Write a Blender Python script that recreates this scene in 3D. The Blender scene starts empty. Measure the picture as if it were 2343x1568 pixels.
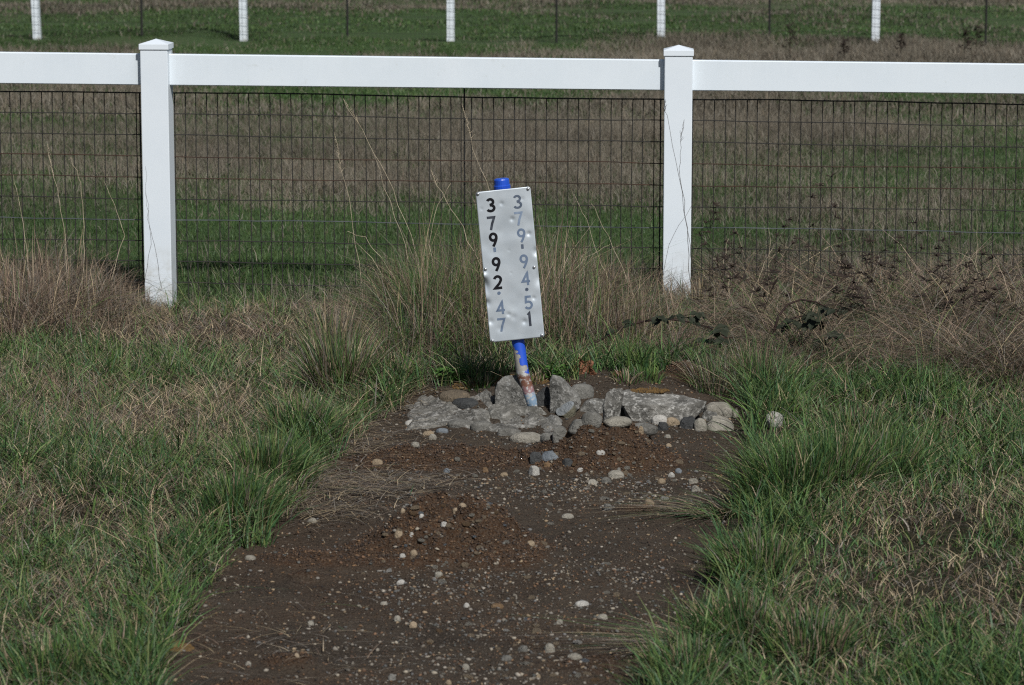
import bpy, bmesh, math, random
import numpy as np
from mathutils import Vector, Matrix
R = math.radians
random.seed(7)
rng = np.random.default_rng(11)
scene = bpy.context.scene
col = scene.collection

# ------------------------------------------------------------------ camera
CAM_H = 2.06
F = 6780.0                     # focal length in units of a 2342 px wide picture
PITCH = math.atan(1094.0 / F)
cd = bpy.data.cameras.new('camera')
cam = bpy.data.objects.new('camera', cd)
col.objects.link(cam)
cam.location = (0, 0, CAM_H)
cam.rotation_euler = (math.pi / 2 - PITCH, 0, 0)
cd.sensor_width = 36.0
cd.lens = 36.0 * F / 2342.0
cd.clip_end = 3000
cd.dof.use_dof = True
cd.dof.focus_distance = 11.5
cd.dof.aperture_fstop = 8.0
scene.camera = cam

# ------------------------------------------------------------------ light
SUN_EL, SUN_AZ = R(46), R(24)
sv = Vector((math.sin(SUN_AZ) * math.cos(SUN_EL), -math.cos(SUN_AZ) * math.cos(SUN_EL), math.sin(SUN_EL)))
w = bpy.data.worlds.new('World')
scene.world = w
w.use_nodes = True
nt = w.node_tree
bg = nt.nodes['Background']
sky = nt.nodes.new('ShaderNodeTexSky')
sky.sky_type = 'NISHITA'
sky.sun_disc = False
sky.sun_elevation = SUN_EL
sky.sun_rotation = math.atan2(sv.x, sv.y)
sky.air_density = 1.0
sky.dust_density = 1.5
nt.links.new(sky.outputs[0], bg.inputs[0])
bg.inputs[1].default_value = 0.058
w.cycles.sampling_method = 'NONE'
sl = bpy.data.lights.new('sun', 'SUN')
sl.energy = 4.9
sl.angle = R(1.2)
sl.color = (1.0, 0.98, 0.95)
sun = bpy.data.objects.new('sun', sl)
sun.rotation_euler = sv.to_track_quat('Z', 'Y').to_euler()
sun.location = (5, -5, 10)
col.objects.link(sun)
scene.view_settings.view_transform = 'Standard'
scene.view_settings.look = 'None'
scene.view_settings.exposure = -0.14
scene.view_settings.gamma = 1.0
scene.cycles.use_denoising = False
scene.cycles.filter_width = 1.15
scene.cycles.max_bounces = 6

# ------------------------------------------------------------------ numeric helpers
_tab = rng.random((64, 64))
def vnoise(x, y):
    xi = np.floor(x).astype(int); yi = np.floor(y).astype(int)
    fx = x - xi; fy = y - yi
    fx = fx * fx * (3 - 2 * fx); fy = fy * fy * (3 - 2 * fy)
    a = _tab[xi & 63, yi & 63]; b = _tab[(xi + 1) & 63, yi & 63]
    c = _tab[xi & 63, (yi + 1) & 63]; d = _tab[(xi + 1) & 63, (yi + 1) & 63]
    return (a * (1 - fx) + b * fx) * (1 - fy) + (c * (1 - fx) + d * fx) * fy
def fbm(x, y, s, o=4):
    r = 0; a = 1; t = 0
    for i in range(o):
        r = r + a * vnoise(x * s + 17.3 * i, y * s + 5.1 * i); t += a; a *= 0.5; s *= 2.03
    return r / t
_tab3 = rng.random((32, 32, 32))
def vnoise3(p):
    i = np.floor(p).astype(int); f = p - i; f = f * f * (3 - 2 * f)
    r = 0
    for dx in (0, 1):
        for dy in (0, 1):
            for dz in (0, 1):
                wgt = (f[:, 0] if dx else 1 - f[:, 0]) * (f[:, 1] if dy else 1 - f[:, 1]) * (f[:, 2] if dz else 1 - f[:, 2])
                r = r + wgt * _tab3[(i[:, 0] + dx) & 31, (i[:, 1] + dy) & 31, (i[:, 2] + dz) & 31]
    return r
def fbm3(p, s, o=3):
    r = 0; a = 1; t = 0
    for k in range(o):
        r = r + a * (vnoise3(p * s + 9.7 * k) - 0.5); t += a; a *= 0.5; s *= 2.1
    return r / t
def sstep(a, b, x):
    t = np.clip((x - a) / (b - a), 0, 1)
    return t * t * (3 - 2 * t)

CPI, SPI = math.cos(PITCH), math.sin(PITCH)
def ray(px, py):
    u = (px - 1171.0) / F; v = (784.0 - py) / F
    return np.array([u, CPI + v * SPI, -SPI + v * CPI])       # per unit of depth along the lens axis
def at_y(px, py, Y):
    d = ray(px, py); t = Y / d[1]
    return Vector((d[0] * t, Y, CAM_H + d[2] * t))
def flat_hit(px, py, z=0.0):
    d = ray(px, py); t = (z - CAM_H) / d[2]
    return np.array([d[0] * t, d[1] * t])

# outline of the bare soil, walked round from the near left corner
SOIL = np.array([flat_hit(*p) for p in [
    (340, 1850), (375, 1640), (400, 1500), (430, 1400), (440, 1340), (510, 1265), (600, 1228), (650, 1180), (700, 1130), (735, 1085),
    (770, 1030), (800, 985), (850, 955), (920, 925), (980, 925), (1090, 928), (1300, 925), (1480, 915), (1540, 890), (1640, 895),
    (1700, 905), (1730, 960), (1740, 1010), (1715, 1070), (1700, 1130), (1715, 1190), (1690, 1250), (1640, 1300),
    (1630, 1360), (1570, 1440), (1500, 1530), (1465, 1640), (1440, 1850)]])
def soil_sd(x, y):
    """signed distance to the outline, positive inside"""
    inside = np.zeros(x.shape, bool); dmin = np.full(x.shape, 1e9)
    n = len(SOIL)
    for i in range(n):
        ax, ay = SOIL[i]; bx, by = SOIL[(i + 1) % n]
        c = (ay > y) != (by > y)
        with np.errstate(divide='ignore', invalid='ignore'):
            xx = ax + (y - ay) / (by - ay + 1e-12) * (bx - ax)
        inside ^= c & (x < xx)
        ex, ey = bx - ax, by - ay
        t = np.clip(((x - ax) * ex + (y - ay) * ey) / (ex * ex + ey * ey), 0, 1)
        dmin = np.minimum(dmin, (x - ax - t * ex) ** 2 + (y - ay - t * ey) ** 2)
    d = np.sqrt(dmin)
    return np.where(inside, d, -d)

def G(px, py, sx, sy, h, p=2.0):
    c = flat_hit(px, py); return (c[0], c[1], sx, sy, h, p)
MOUNDS = [G(1030, 1236, .215, .15, .165), G(1150, 1262, .12, .12, .03), G(905, 1262, .14, .12, .025), G(700, 1262, .15, .13, .025),
          G(1390, 1048, .20, .145, .15), G(1290, 1050, .15, .13, .03),
          G(1010, 1045, .30, .16, .055), G(1570, 888, .13, .13, .08), G(1350, 1500, .2, .15, .012),
          G(660, 1490, .07, .06, .03), G(560, 1545, .1, .05, .02), G(700, 1300, .05, .04, .02), G(1460, 1150, .08, .05, .02)]
def mound(x, y):
    z = np.zeros_like(x)
    for (cx, cy, sx, sy, h, p) in MOUNDS:
        q = np.sqrt(((x - cx) / sx) ** 2 + ((y - cy) / sy) ** 2)
        z = z + h * np.exp(-(q ** 2.6) * 1.0)
    return z
RC = flat_hit(1290, 930)
def H(x, y):
    x = np.asarray(x, float); y = np.asarray(y, float)
    far = sstep(18, 40, y)
    z = (fbm(x, y, 0.5, 3) - 0.5) * (0.07 + 0.25 * far)
    z = z + 0.04 * (fbm(x + 40, y, 1.6, 2) - 0.5)
    near = (np.abs(x) < 4) & (y > 5) & (y < 14.5)
    if near.any():
        sd = soil_sd(x[near], y[near]); xn = x[near]; yn = y[near]
        m = sstep(-0.10, 0.10, sd)
        dip = .06 * np.exp(-((xn + 1.67) / .45) ** 2 - ((yn - 14.0) / .55) ** 2)
        md = mound(xn, yn)
        rough = (fbm(xn, yn, 22, 3) - 0.5)
        zz = -dip + z[near] * (1 - 0.6 * m) - 0.03 * m + md * (1 + 0.35 * rough)
        zz += (0.013 * m + 0.022 * sstep(0.01, 0.05, md)) * rough
        zz += 0.13 * np.exp(-(((xn - RC[0]) / 0.62) ** 2 + ((yn - RC[1] - .12) / 0.42) ** 2) ** 1.5)
        z = z.copy(); z[near] = zz
    return z
def hit(px, py):
    d = ray(px, py)
    t = np.concatenate([np.linspace(4, 20, 4000), np.linspace(20, 90, 3000)])
    x = d[0] * t; y = d[1] * t; z = CAM_H + d[2] * t - H(d[0] * t, d[1] * t)
    i = int(np.argmax(z < 0))
    f = z[i - 1] / (z[i - 1] - z[i])
    tt = t[i - 1] + f * (t[i] - t[i - 1])
    return Vector((d[0] * tt, d[1] * tt, CAM_H + d[2] * tt))

# ------------------------------------------------------------------ object helpers
def tag(o, label=None, cat=None, group=None, kind=None):
    if label: o['label'] = label
    if cat: o['category'] = cat
    if group: o['group'] = group
    if kind: o['kind'] = kind
    return o
def empty(name, loc, rz=0):
    o = bpy.data.objects.new(name, None); col.objects.link(o)
    o.location = loc; o.rotation_euler = (0, 0, rz); o.empty_display_size = 0.1
    return o
def obj(name, me, mats, parent=None, loc=None):
    o = bpy.data.objects.new(name, me); col.objects.link(o)
    for m in (mats if isinstance(mats, (list, tuple)) else [mats]):
        me.materials.append(m)
    if parent: o.parent = parent
    if loc is not None: o.location = loc
    return o
class MB:
    def __init__(s): s.v = []; s.f = []; s.m = []
    def add(s, vs, fs, mi=0):
        b = len(s.v); s.v += [tuple(v) for v in vs]
        s.f += [tuple(b + i for i in f) for f in fs]; s.m += [mi] * len(fs)
    def bar(s, a, b, wa, wb=None, mi=0, n=4, cap=False):
        a = Vector(a); b = Vector(b); wb = wa if wb is None else wb
        d = (b - a).normalized(); up = Vector((0, 0, 1)) if abs(d.z) < .9 else Vector((0, 1, 0))
        x = d.cross(up).normalized(); y = d.cross(x)
        vs = []
        for p, r in ((a, wa), (b, wb)):
            for k in range(n):
                t = 2 * math.pi * (k + .5) / n
                vs.append(p + (x * math.cos(t) + y * math.sin(t)) * r)
        fs = [(k, (k + 1) % n, n + (k + 1) % n, n + k) for k in range(n)]
        if cap: fs += [tuple(range(n - 1, -1, -1)), tuple(range(n, 2 * n))]
        s.add(vs, fs, mi)
    def tube(s, pts, rads, n=12, mi=0, caps=True):
        pts = [Vector(p) for p in pts]; vs = []
        for i, p in enumerate(pts):
            d = (pts[min(i + 1, len(pts) - 1)] - pts[max(i - 1, 0)]).normalized()
            up = Vector((0, 1, 0)) if abs(d.y) < .9 else Vector((1, 0, 0))
            x = d.cross(up).normalized(); y = d.cross(x)
            for k in range(n):
                t = 2 * math.pi * k / n
                vs.append(p + (x * math.cos(t) + y * math.sin(t)) * rads[i])
        fs = []
        for i in range(len(pts) - 1):
            for k in range(n):
                fs.append((i * n + k, i * n + (k + 1) % n, (i + 1) * n + (k + 1) % n, (i + 1) * n + k))
        if caps:
            fs += [tuple(range(n - 1, -1, -1)), tuple((len(pts) - 1) * n + k for k in range(n))]
        s.add(vs, fs, mi)
    def box(s, x0, x1, y0, y1, z0, z1, mi=0):
        s.add([(x0, y0, z0), (x1, y0, z0), (x1, y1, z0), (x0, y1, z0), (x0, y0, z1), (x1, y0, z1), (x1, y1, z1), (x0, y1, z1)],
              [(0, 3, 2, 1), (4, 5, 6, 7), (0, 1, 5, 4), (1, 2, 6, 5), (2, 3, 7, 6), (3, 0, 4, 7)], mi)
    def mesh(s, name, smooth=False, bevel=0):
        me = bpy.data.meshes.new(name); me.from_pydata(s.v, [], s.f)
        me.polygons.foreach_set('material_index', s.m)
        if bevel:
            bm = bmesh.new(); bm.from_mesh(me)
            bmesh.ops.bevel(bm, geom=[e for e in bm.edges if e.calc_face_angle(0) > .15], offset=bevel, segments=2, affect='EDGES', profile=.6)
            bm.to_mesh(me); bm.free()
        if smooth: me.polygons.foreach_set('use_smooth', [True] * len(me.polygons))
        me.update(); return me
def raw_mesh(name, V, loops, starts, colr=None, smooth=False):
    me = bpy.data.meshes.new(name)
    me.vertices.add(len(V)); me.vertices.foreach_set('co', np.ascontiguousarray(V, np.float32).ravel())
    me.loops.add(len(loops)); me.loops.foreach_set('vertex_index', np.ascontiguousarray(loops, np.int32))
    me.polygons.add(len(starts)); me.polygons.foreach_set('loop_start', np.ascontiguousarray(starts, np.int32))
    if colr is not None:
        a = me.color_attributes.new('Col', 'FLOAT_COLOR', 'POINT')
        a.data.foreach_set('color', np.ascontiguousarray(colr, np.float32).ravel())
    if smooth: me.polygons.foreach_set('use_smooth', np.ones(len(starts), bool))
    me.update(calc_edges=True)
    return me

def blade_mesh(name, P, h, wd, az, bend, bdir, colr, seg=2):
    n = len(P); V = np.zeros((n, 2 * seg + 1, 3), np.float32)
    sx = np.cos(az) * wd / 2; sy = np.sin(az) * wd / 2
    for i in range(seg + 1):
        t = i / seg
        cx = P[:, 0] + np.cos(bdir) * h * bend * t ** 1.7
        cy = P[:, 1] + np.sin(bdir) * h * bend * t ** 1.7
        cz = P[:, 2] + h * t * (1 - np.minimum(0.36 * bend, .62) * t)
        if i < seg:
            k = 1 - 0.55 * t
            V[:, 2 * i, 0] = cx - sx * k; V[:, 2 * i, 1] = cy - sy * k; V[:, 2 * i, 2] = cz
            V[:, 2 * i + 1, 0] = cx + sx * k; V[:, 2 * i + 1, 1] = cy + sy * k; V[:, 2 * i + 1, 2] = cz
        else:
            V[:, 2 * seg, 0] = cx; V[:, 2 * seg, 1] = cy; V[:, 2 * seg, 2] = cz
    nv = 2 * seg + 1
    pat = []
    st = []
    for i in range(seg - 1):
        st.append(len(pat)); pat += [2 * i, 2 * i + 1, 2 * i + 3, 2 * i + 2]
    st.append(len(pat)); pat += [2 * seg - 2, 2 * seg - 1, 2 * seg]
    L = (np.arange(n)[:, None] * nv + np.array(pat)[None]).ravel()
    S = (np.arange(n)[:, None] * len(pat) + np.array(st)[None]).ravel()
    C = np.ones((n, nv, 4), np.float32); C[:, :, :3] = colr[:, None, :]
    return raw_mesh(name, V.reshape(-1, 3), L, S, C.reshape(-1, 4))

# ------------------------------------------------------------------ materials
def mat(name):
    m = bpy.data.materials.new(name); m.use_nodes = True
    n = m.node_tree; b = n.nodes['Principled BSDF']
    return m, n, b
def N(n, t, **kw):
    x = n.nodes.new(t)
    for k, v in kw.items(): setattr(x, k, v)
    return x
def noise_node(n, scale, detail=4, rough=.55, coord='Object'):
    tc = N(n, 'ShaderNodeTexCoord'); t = N(n, 'ShaderNodeTexNoise')
    t.inputs['Scale'].default_value = scale; t.inputs['Detail'].default_value = detail; t.inputs['Roughness'].default_value = rough
    n.links.new(tc.outputs[coord], t.inputs['Vector'])
    return t
def ramp(n, src, stops, interp='LINEAR'):
    r = N(n, 'ShaderNodeValToRGB'); r.color_ramp.interpolation = interp
    e = r.color_ramp.elements
    while len(e) < len(stops): e.new(.5)
    for el, (p, c) in zip(e, stops):
        el.position = p; el.color = (*c, 1) if len(c) == 3 else c
    n.links.new(src, r.inputs[0]); return r
def mix(n, fac, a, b, bt='MIX'):
    x = N(n, 'ShaderNodeMix', data_type='RGBA', blend_type=bt)
    for sock, v in ((x.inputs[0], fac), (x.inputs[6], a), (x.inputs[7], b)):
        if hasattr(v, 'is_linked'): n.links.new(v, sock)
        elif isinstance(v, (int, float)): sock.default_value = v
        else: sock.default_value = (*v, 1)
    return x.outputs[2]
def bump(n, b, h, strength, dist):
    x = N(n, 'ShaderNodeBump'); x.inputs['Strength'].default_value = strength; x.inputs['Distance'].default_value = dist
    n.links.new(h, x.inputs['Height']); n.links.new(x.outputs[0], b.inputs['Normal'])
def blade_mat(name, trans=.14, spec=.25, rough=.5):
    m, n, b = mat(name)
    a = N(n, 'ShaderNodeVertexColor', layer_name='Col')
    n.links.new(a.outputs[0], b.inputs['Base Color'])
    b.inputs['Roughness'].default_value = rough; b.inputs['Specular IOR Level'].default_value = spec
    t = N(n, 'ShaderNodeBsdfTranslucent'); n.links.new(a.outputs[0], t.inputs[0])
    mx = N(n, 'ShaderNodeMixShader'); mx.inputs[0].default_value = trans
    n.links.new(b.outputs[0], mx.inputs[1]); n.links.new(t.outputs[0], mx.inputs[2])
    n.links.new(mx.outputs[0], n.nodes['Material Output'].inputs[0])
    return m
M_GRASS = blade_mat('grass_blade')
M_STRAW = blade_mat('straw_blade', trans=.08, spec=.2)

# soil / thatch ground
m, n, b = mat('ground_soil'); M_GROUND = m
at = N(n, 'ShaderNodeVertexColor', layer_name='Col'); sep = N(n, 'ShaderNodeSeparateColor'); n.links.new(at.outputs[0], sep.inputs[0])
n1 = noise_node(n, 3.0, 6, .6); n2 = noise_node(n, 38, 6, .7); n3 = noise_node(n, 150, 3, .6)
soil = ramp(n, n1.outputs[0], [(.3, (.023, .0175, .0125)), (.5, (.038, .0288, .0203)), (.72, (.057, .0425, .0298))])
red = ramp(n, n2.outputs[0], [(.3, (.020, .011, .006)), (.6, (.050, .026, .013)), (.8, (.098, .050, .024))])
soilc = mix(n, sep.outputs[1], soil.outputs[0], red.outputs[0])
grit = ramp(n, n3.outputs[0], [(.42, (0, 0, 0)), (.72, (1, 1, 1))])
g2 = N(n, 'ShaderNodeMath', operation='MULTIPLY'); g2.inputs[1].default_value = .5; n.links.new(grit.outputs[0], g2.inputs[0])
soilc = mix(n, g2.outputs[0], soilc, (.125, .102, .078))
thatch = ramp(n, n2.outputs[0], [(.3, (.013, .013, .007)), (.55, (.032, .028, .016)), (.8, (.075, .060, .036))])
fbr = ramp(n, n2.outputs[0], [(.3, (.085, .072, .050)), (.7, (.145, .122, .088))]); fgr = ramp(n, n2.outputs[0], [(.3, (.030, .060, .020)), (.7, (.062, .098, .034))])
fl_ = mix(n, sep.outputs[2], fbr.outputs[0], fgr.outputs[0]); low = mix(n, at.outputs[1], thatch.outputs[0], fl_)
n.links.new(mix(n, sep.outputs[0], low, soilc), b.inputs['Base Color'])
b.inputs['Roughness'].default_value = .95; b.inputs['Specular IOR Level'].default_value = .15
ad = N(n, 'ShaderNodeMath', operation='ADD'); n.links.new(n2.outputs[0], ad.inputs[0]); n.links.new(n3.outputs[0], ad.inputs[1])
bump(n, b, ad.outputs[0], .8, .012)

# white vinyl
m, n, b = mat('white_vinyl'); M_VINYL = m
n1 = noise_node(n, 4, 3); n2 = noise_node(n, 30, 5, .7)
base = ramp(n, n1.outputs[0], [(.3, (.63, .69, .74)), (.7, (.67, .725, .77))])
gr = ramp(n, n2.outputs[0], [(.66, (0, 0, 0)), (.84, (.30, .30, .30))])
tcp = N(n, 'ShaderNodeTexCoord'); szp = N(n, 'ShaderNodeSeparateXYZ'); n.links.new(tcp.outputs['Object'], szp.inputs[0])
zr = ramp(n, szp.outputs[2], [(.0, (1, 1, 1)), (.30, (0, 0, 0))]); nsp = noise_node(n, 14, 6, .7); spl = ramp(n, nsp.outputs[0], [(.42, (0, 0, 0)), (.7, (.8, .8, .8))])
mz = N(n, 'ShaderNodeMath', operation='MULTIPLY'); n.links.new(zr.outputs[0], mz.inputs[0]); n.links.new(spl.outputs[0], mz.inputs[1])
vin = mix(n, gr.outputs[0], base.outputs[0], (.42, .42, .34))
n.links.new(mix(n, mz.outputs[0], vin, (.34, .32, .25)), b.inputs['Base Color'])
b.inputs['Roughness'].default_value = .42; b.inputs['Specular IOR Level'].default_value = .35
m, n, b = mat('weathered_vinyl'); M_VINYL2 = m     # rails: algae flecks near ends and along the top
n1 = noise_node(n, 4, 3); n2 = noise_node(n, 22, 5, .7)
tc = N(n, 'ShaderNodeTexCoord'); mp = N(n, 'ShaderNodeMapping'); mp.inputs['Scale'].default_value = (60, 10, 6)
n.links.new(tc.outputs['Object'], mp.inputs[0]); n3 = N(n, 'ShaderNodeTexNoise'); n3.inputs['Scale'].default_value = 1; n.links.new(mp.outputs[0], n3.inputs[0])
at = N(n, 'ShaderNodeVertexColor', layer_name='Col'); sep = N(n, 'ShaderNodeSeparateColor'); n.links.new(at.outputs[0], sep.inputs[0])
base = ramp(n, n1.outputs[0], [(.3, (.63, .695, .745)), (.7, (.67, .73, .775))])
gr = ramp(n, n2.outputs[0], [(.62, (0, 0, 0)), (.80, (.40, .40, .40))])
dirt = mix(n, gr.outputs[0], base.outputs[0], (.40, .40, .33))
edge = ramp(n, n3.outputs[0], [(.35, (0, 0, 0)), (.75, (1, 1, 1))])
mu = N(n, 'ShaderNodeMath', operation='MULTIPLY'); n.links.new(edge.outputs[0], mu.inputs[0]); n.links.new(sep.outputs[0], mu.inputs[1])
n.links.new(mix(n, mu.outputs[0], dirt, (.26, .27, .19)), b.inputs['Base Color'])
b.inputs['Roughness'].default_value = .42; b.inputs['Specular IOR Level'].default_value = .35

def metal(name, c, rough=.55, met=.6, c2=None, sc=40):
    m, n, b = mat(name)
    t = noise_node(n, sc, 4)
    n.links.new(ramp(n, t.outputs[0], [(.35, c), (.65, c2 or tuple(x * 1.4 for x in c))]).outputs[0], b.inputs['Base Color'])
    b.inputs['Metallic'].default_value = met; b.inputs['Roughness'].default_value = rough
    return m
M_WIRE = metal('dark_wire', (.015, .014, .012), .8, 0)
M_WIRER = metal('rusty_wire', (.024, .014, .009), .9, 0, (.05, .024, .013), 12)
M_WIREG = metal('galvanised_wire', (.06, .07, .075), .5, .4, (.15, .165, .17), 9)
M_STAKE = metal('black_stake', (.012, .012, .011), .7, .2)
M_BOLT = metal('zinc_bolt', (.34, .35, .36), .38, .8)

def field_green(x, y):
    g = (fbm(x, y * .55, .55, 3) - .5) * 2.0 + (fbm(x + 30, y * .6, 1.7, 3) - .5) * 1.1
    base = np.interp(y, [14, 15.6, 16.8, 17.8, 19.5, 22, 25.5, 27, 29, 31.5, 33, 36, 39, 42, 44, 47, 52], [.95, .95, .9, .62, .42, .3, .36, .66, .55, .6, .9, 1.05, 1.0, .85, .6, .75, .75])
    base = base - .38 * sstep(.0, .8, x) * sstep(17.5, 14, y) + .15 * sstep(.3, 1.5, x) * sstep(15.5, 17, y) * sstep(24, 19, y) 
    base = base - .85 * sstep(1.0, 2.4, x) * sstep(29.5, 31, y) * sstep(34.8, 33.6, y) + .3 * sstep(0, -1.5, x) * sstep(30.5, 32, y) + .25 * sstep(-1.2, -2.2, x) * sstep(15, 17, y) * sstep(20.5, 19, y)
    base = base - .7 * sstep(0, -1.5, x) * np.exp(-((y - 42.5) / 1.2) ** 2)
    return np.clip(base + .72 * g, .02, .97)
def field_floor(x, y):
    return np.where((y > 13) & (y < 120) & (np.abs(x) < 60), field_green(x, np.clip(y, 14, 52)), .5)
# ------------------------------------------------------------------ ground: one sheet out to the horizon
def axis(fine0, fine1, step, far0, far1, g=1.09):
    a = list(np.arange(fine0, fine1 + 1e-6, step)); s = step
    while a[-1] < far1: s *= g; a.append(a[-1] + s)
    s = step; lo = []; c = fine0
    while c > far0: s *= g; c -= s; lo.append(c)
    return np.array(lo[::-1] + a)
xs = axis(-1.75, 1.25, .0085, -420, 420, 1.13); ys = axis(7.0, 12.2, .0125, -60, 900, 1.10)
X, Y = np.meshgrid(xs, ys); xf = X.ravel(); yf = Y.ravel(); zf = H(xf, yf)
nx, ny = len(xs), len(ys)
idx = np.arange(nx * ny).reshape(ny, nx)
Q = np.stack([idx[:-1, :-1], idx[:-1, 1:], idx[1:, 1:], idx[1:, :-1]], -1).reshape(-1, 4)
sd = np.full(xf.shape, -9.0); k = (np.abs(xf) < 4) & (yf > 5) & (yf < 14.5); sd[k] = soil_sd(xf[k], yf[k])
C = np.ones((len(xf), 4), np.float32)
C[:, 0] = sstep(-.10, .03, sd + .10 * (fbm(xf, yf, 9, 3) - .5))
C[:, 1] = sstep(.004, .02, mound(xf, yf)) * .95 + .3 * sstep(.5, .7, fbm(xf, yf, 2.3, 3))
C[:, 2] = field_floor(xf, yf)
C[:, 3] = sstep(13.9, 14.6, yf)
me = raw_mesh('ground', np.stack([xf, yf, zf], 1), Q.ravel(), np.arange(len(Q)) * 4, C, smooth=True)
tag(obj('ground', me, M_GROUND), kind='structure')

# ------------------------------------------------------------------ near white fence
FY = 13.95; FTH = R(3.2)
fr = at_y(1547, 690, FY)
U = Vector((math.cos(FTH), -math.sin(FTH), 0)); NRM = Vector((-math.sin(FTH), -math.cos(FTH), 0))   # along the fence, towards the viewer
def fence_plane(px, py, off=0.0):
    """pixel to a point in the fence's own plane: (s along it, z)"""
    d = ray(px, py); o = Vector((fr.x, fr.y, 0)) + NRM * off
    nn = np.array([NRM.x, NRM.y])
    t = (nn @ np.array([o.x, o.y])) / (nn @ d[:2])
    p = Vector((d[0] * t, d[1] * t, CAM_H + d[2] * t))
    return (p - o).dot(U), p.z
PS = 2.44
sL, _ = fence_plane(361, 300); PS = -sL
fence = empty('white_fence', (fr.x, fr.y, 0), -FTH)
tag(fence, 'near white vinyl post-and-rail fence backed with dark wire mesh behind the number sign', 'fence')
# local frame: x along the fence, -y towards the viewer
PW = .131
def post_mesh(ztop, zbot, pw=PW):
    b = MB(); b.box(-pw / 2, pw / 2, -pw / 2, pw / 2, zbot, ztop - .041); return b.mesh('post', bevel=.004)
def cap_mesh(ztop, pw=PW):
    b = MB(); o = pw / 2 + .005; z0 = ztop - .044; z1 = ztop - .018
    b.add([(-o, -o, z0), (o, -o, z0), (o, o, z0), (-o, o, z0), (-o, -o, z1), (o, -o, z1), (o, o, z1), (-o, o, z1), (0, 0, ztop + .004)],
          [(3, 2, 1, 0), (0, 1, 5, 4), (1, 2, 6, 5), (2, 3, 7, 6), (3, 0, 4, 7), (4, 5, 8), (5, 6, 8), (6, 7, 8), (7, 4, 8)])
    return b.mesh('post_cap', bevel=.0015)
_, zt_l = fence_plane(361, 91); _, zt_r = fence_plane(1546, 105)
slope_post = (zt_r - zt_l) / PS
for k in (-2, -1, 0, 1):
    zt = zt_r + slope_post * k * PS
    x = k * PS
    gz = float(H(np.array([fr.x + x * U.x]), np.array([fr.y + x * U.y]))[0])
    p = obj('post', post_mesh(zt, gz - .3), M_VINYL, fence, (x, 0, 0))
    p.rotation_euler = (0, 0, R((0.0, -0.8, .6, .2)[k + 2]))
    c = obj('post_cap', cap_mesh(zt), M_VINYL, p)
ra = fence_plane(0, 120, .022); rb = fence_plane(2342, 147, .022); rc = fence_plane(0, 192, .022); rd = fence_plane(2342, 216, .022)
def rail_top(s): return ra[1] + (rb[1] - ra[1]) * (s - ra[0]) / (rb[0] - ra[0])
def rail_bot(s): return rc[1] + (rd[1] - rc[1]) * (s - rc[0]) / (rd[0] - rc[0])
for k in (-2, -1, 0):
    s0 = k * PS + PW / 2 - .004; s1 = (k + 1) * PS - PW / 2 + .004
    nseg = 60; vs = []; fs = []; cl = []
    prof = [(-.0225, 0, .004), (-.0225, 1, -.004), (-.0185, 1, 0), (.0185, 1, 0), (.0225, 1, -.004), (.0225, 0, .004), (.0185, 0, 0), (-.0185, 0, 0)]
    np_ = len(prof)
    for i in range(nseg + 1):
        s = s0 + (s1 - s0) * i / nseg; zt = rail_top(s); zb = rail_bot(s)
        de = s1 - s
        for (py_, tb, dz) in prof:
            vs.append((s, py_, (zt if tb else zb) + dz))
            e = .55 * math.exp(-de / .022) if k == -2 else .12 * math.exp(-de / .03)
            cl.append((max(e, .04 if tb and abs(dz) > 0 else 0), 0, 0, 1))
        if i < nseg:
            for q in range(np_):
                fs.append((i * np_ + q, i * np_ + (q + 1) % np_, (i + 1) * np_ + (q + 1) % np_, (i + 1) * np_ + q))
    me = bpy.data.meshes.new('rail'); me.from_pydata(vs, [], fs)
    a = me.color_attributes.new('Col', 'FLOAT_COLOR', 'POINT'); a.data.foreach_set('color', np.array(cl, np.float32).ravel())
    bm = bmesh.new(); bm.from_mesh(me); bmesh.ops.recalc_face_normals(bm, faces=bm.faces[:]); bm.to_mesh(me); bm.free()
    obj('rail', me, M_VINYL2, fence)
# wire mesh behind the posts, 2 by 4 inch
MY = PW / 2 + .008
ma = fence_plane(0, 208, -MY); mb_ = fence_plane(2342, 238, -MY)
def mesh_top(s): return ma[1] + (mb_[1] - ma[1]) * (s - ma[0]) / (mb_[0] - ma[0])
def fence_ground(s):
    return float(H(np.array([fr.x + s * U.x]), np.array([fr.y + s * U.y]))[0])
rowmat = [0, 0, 0, 1, 1, 0, 2, 0, 0, 0, 1]
for k in (-2, -1, 0):
    b = MB(); s0 = k * PS; s1 = (k + 1) * PS
    ph = .0508 * .4
    s = s0 + ph
    while s < s1:
        zt = mesh_top(s); pts = []
        x0 = s + random.uniform(-.002, .002); x1 = s + random.uniform(-.005, .005); x2 = s + random.uniform(-.009, .009)
        zb = fence_ground(s) - .03
        b.bar((x0, MY, zt), (x1, MY, (zt + zb) / 2), .0026, n=5); b.bar((x1, MY, (zt + zb) / 2), (x2, MY, zb), .0026, n=5)
        s += .0508
    for r in range(11):
        prev = None
        for i in range(17):
            s = s0 + (s1 - s0) * i / 16
            z = mesh_top(s) - .1016 * r + (0 if i in (0, 16) else random.uniform(-.0022, .0022)) + .003 * math.sin(s * 2.7 + r)
            p = (s, MY - .004, z)
            if prev and z > fence_ground(s) - .05: b.bar(prev, p, .0036 if r == 0 else .0025, mi=rowmat[r], n=5)
            prev = p
    obj('wire_mesh', b.mesh('wire_mesh'), [M_WIRE, M_WIRER, M_WIREG], fence)
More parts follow.
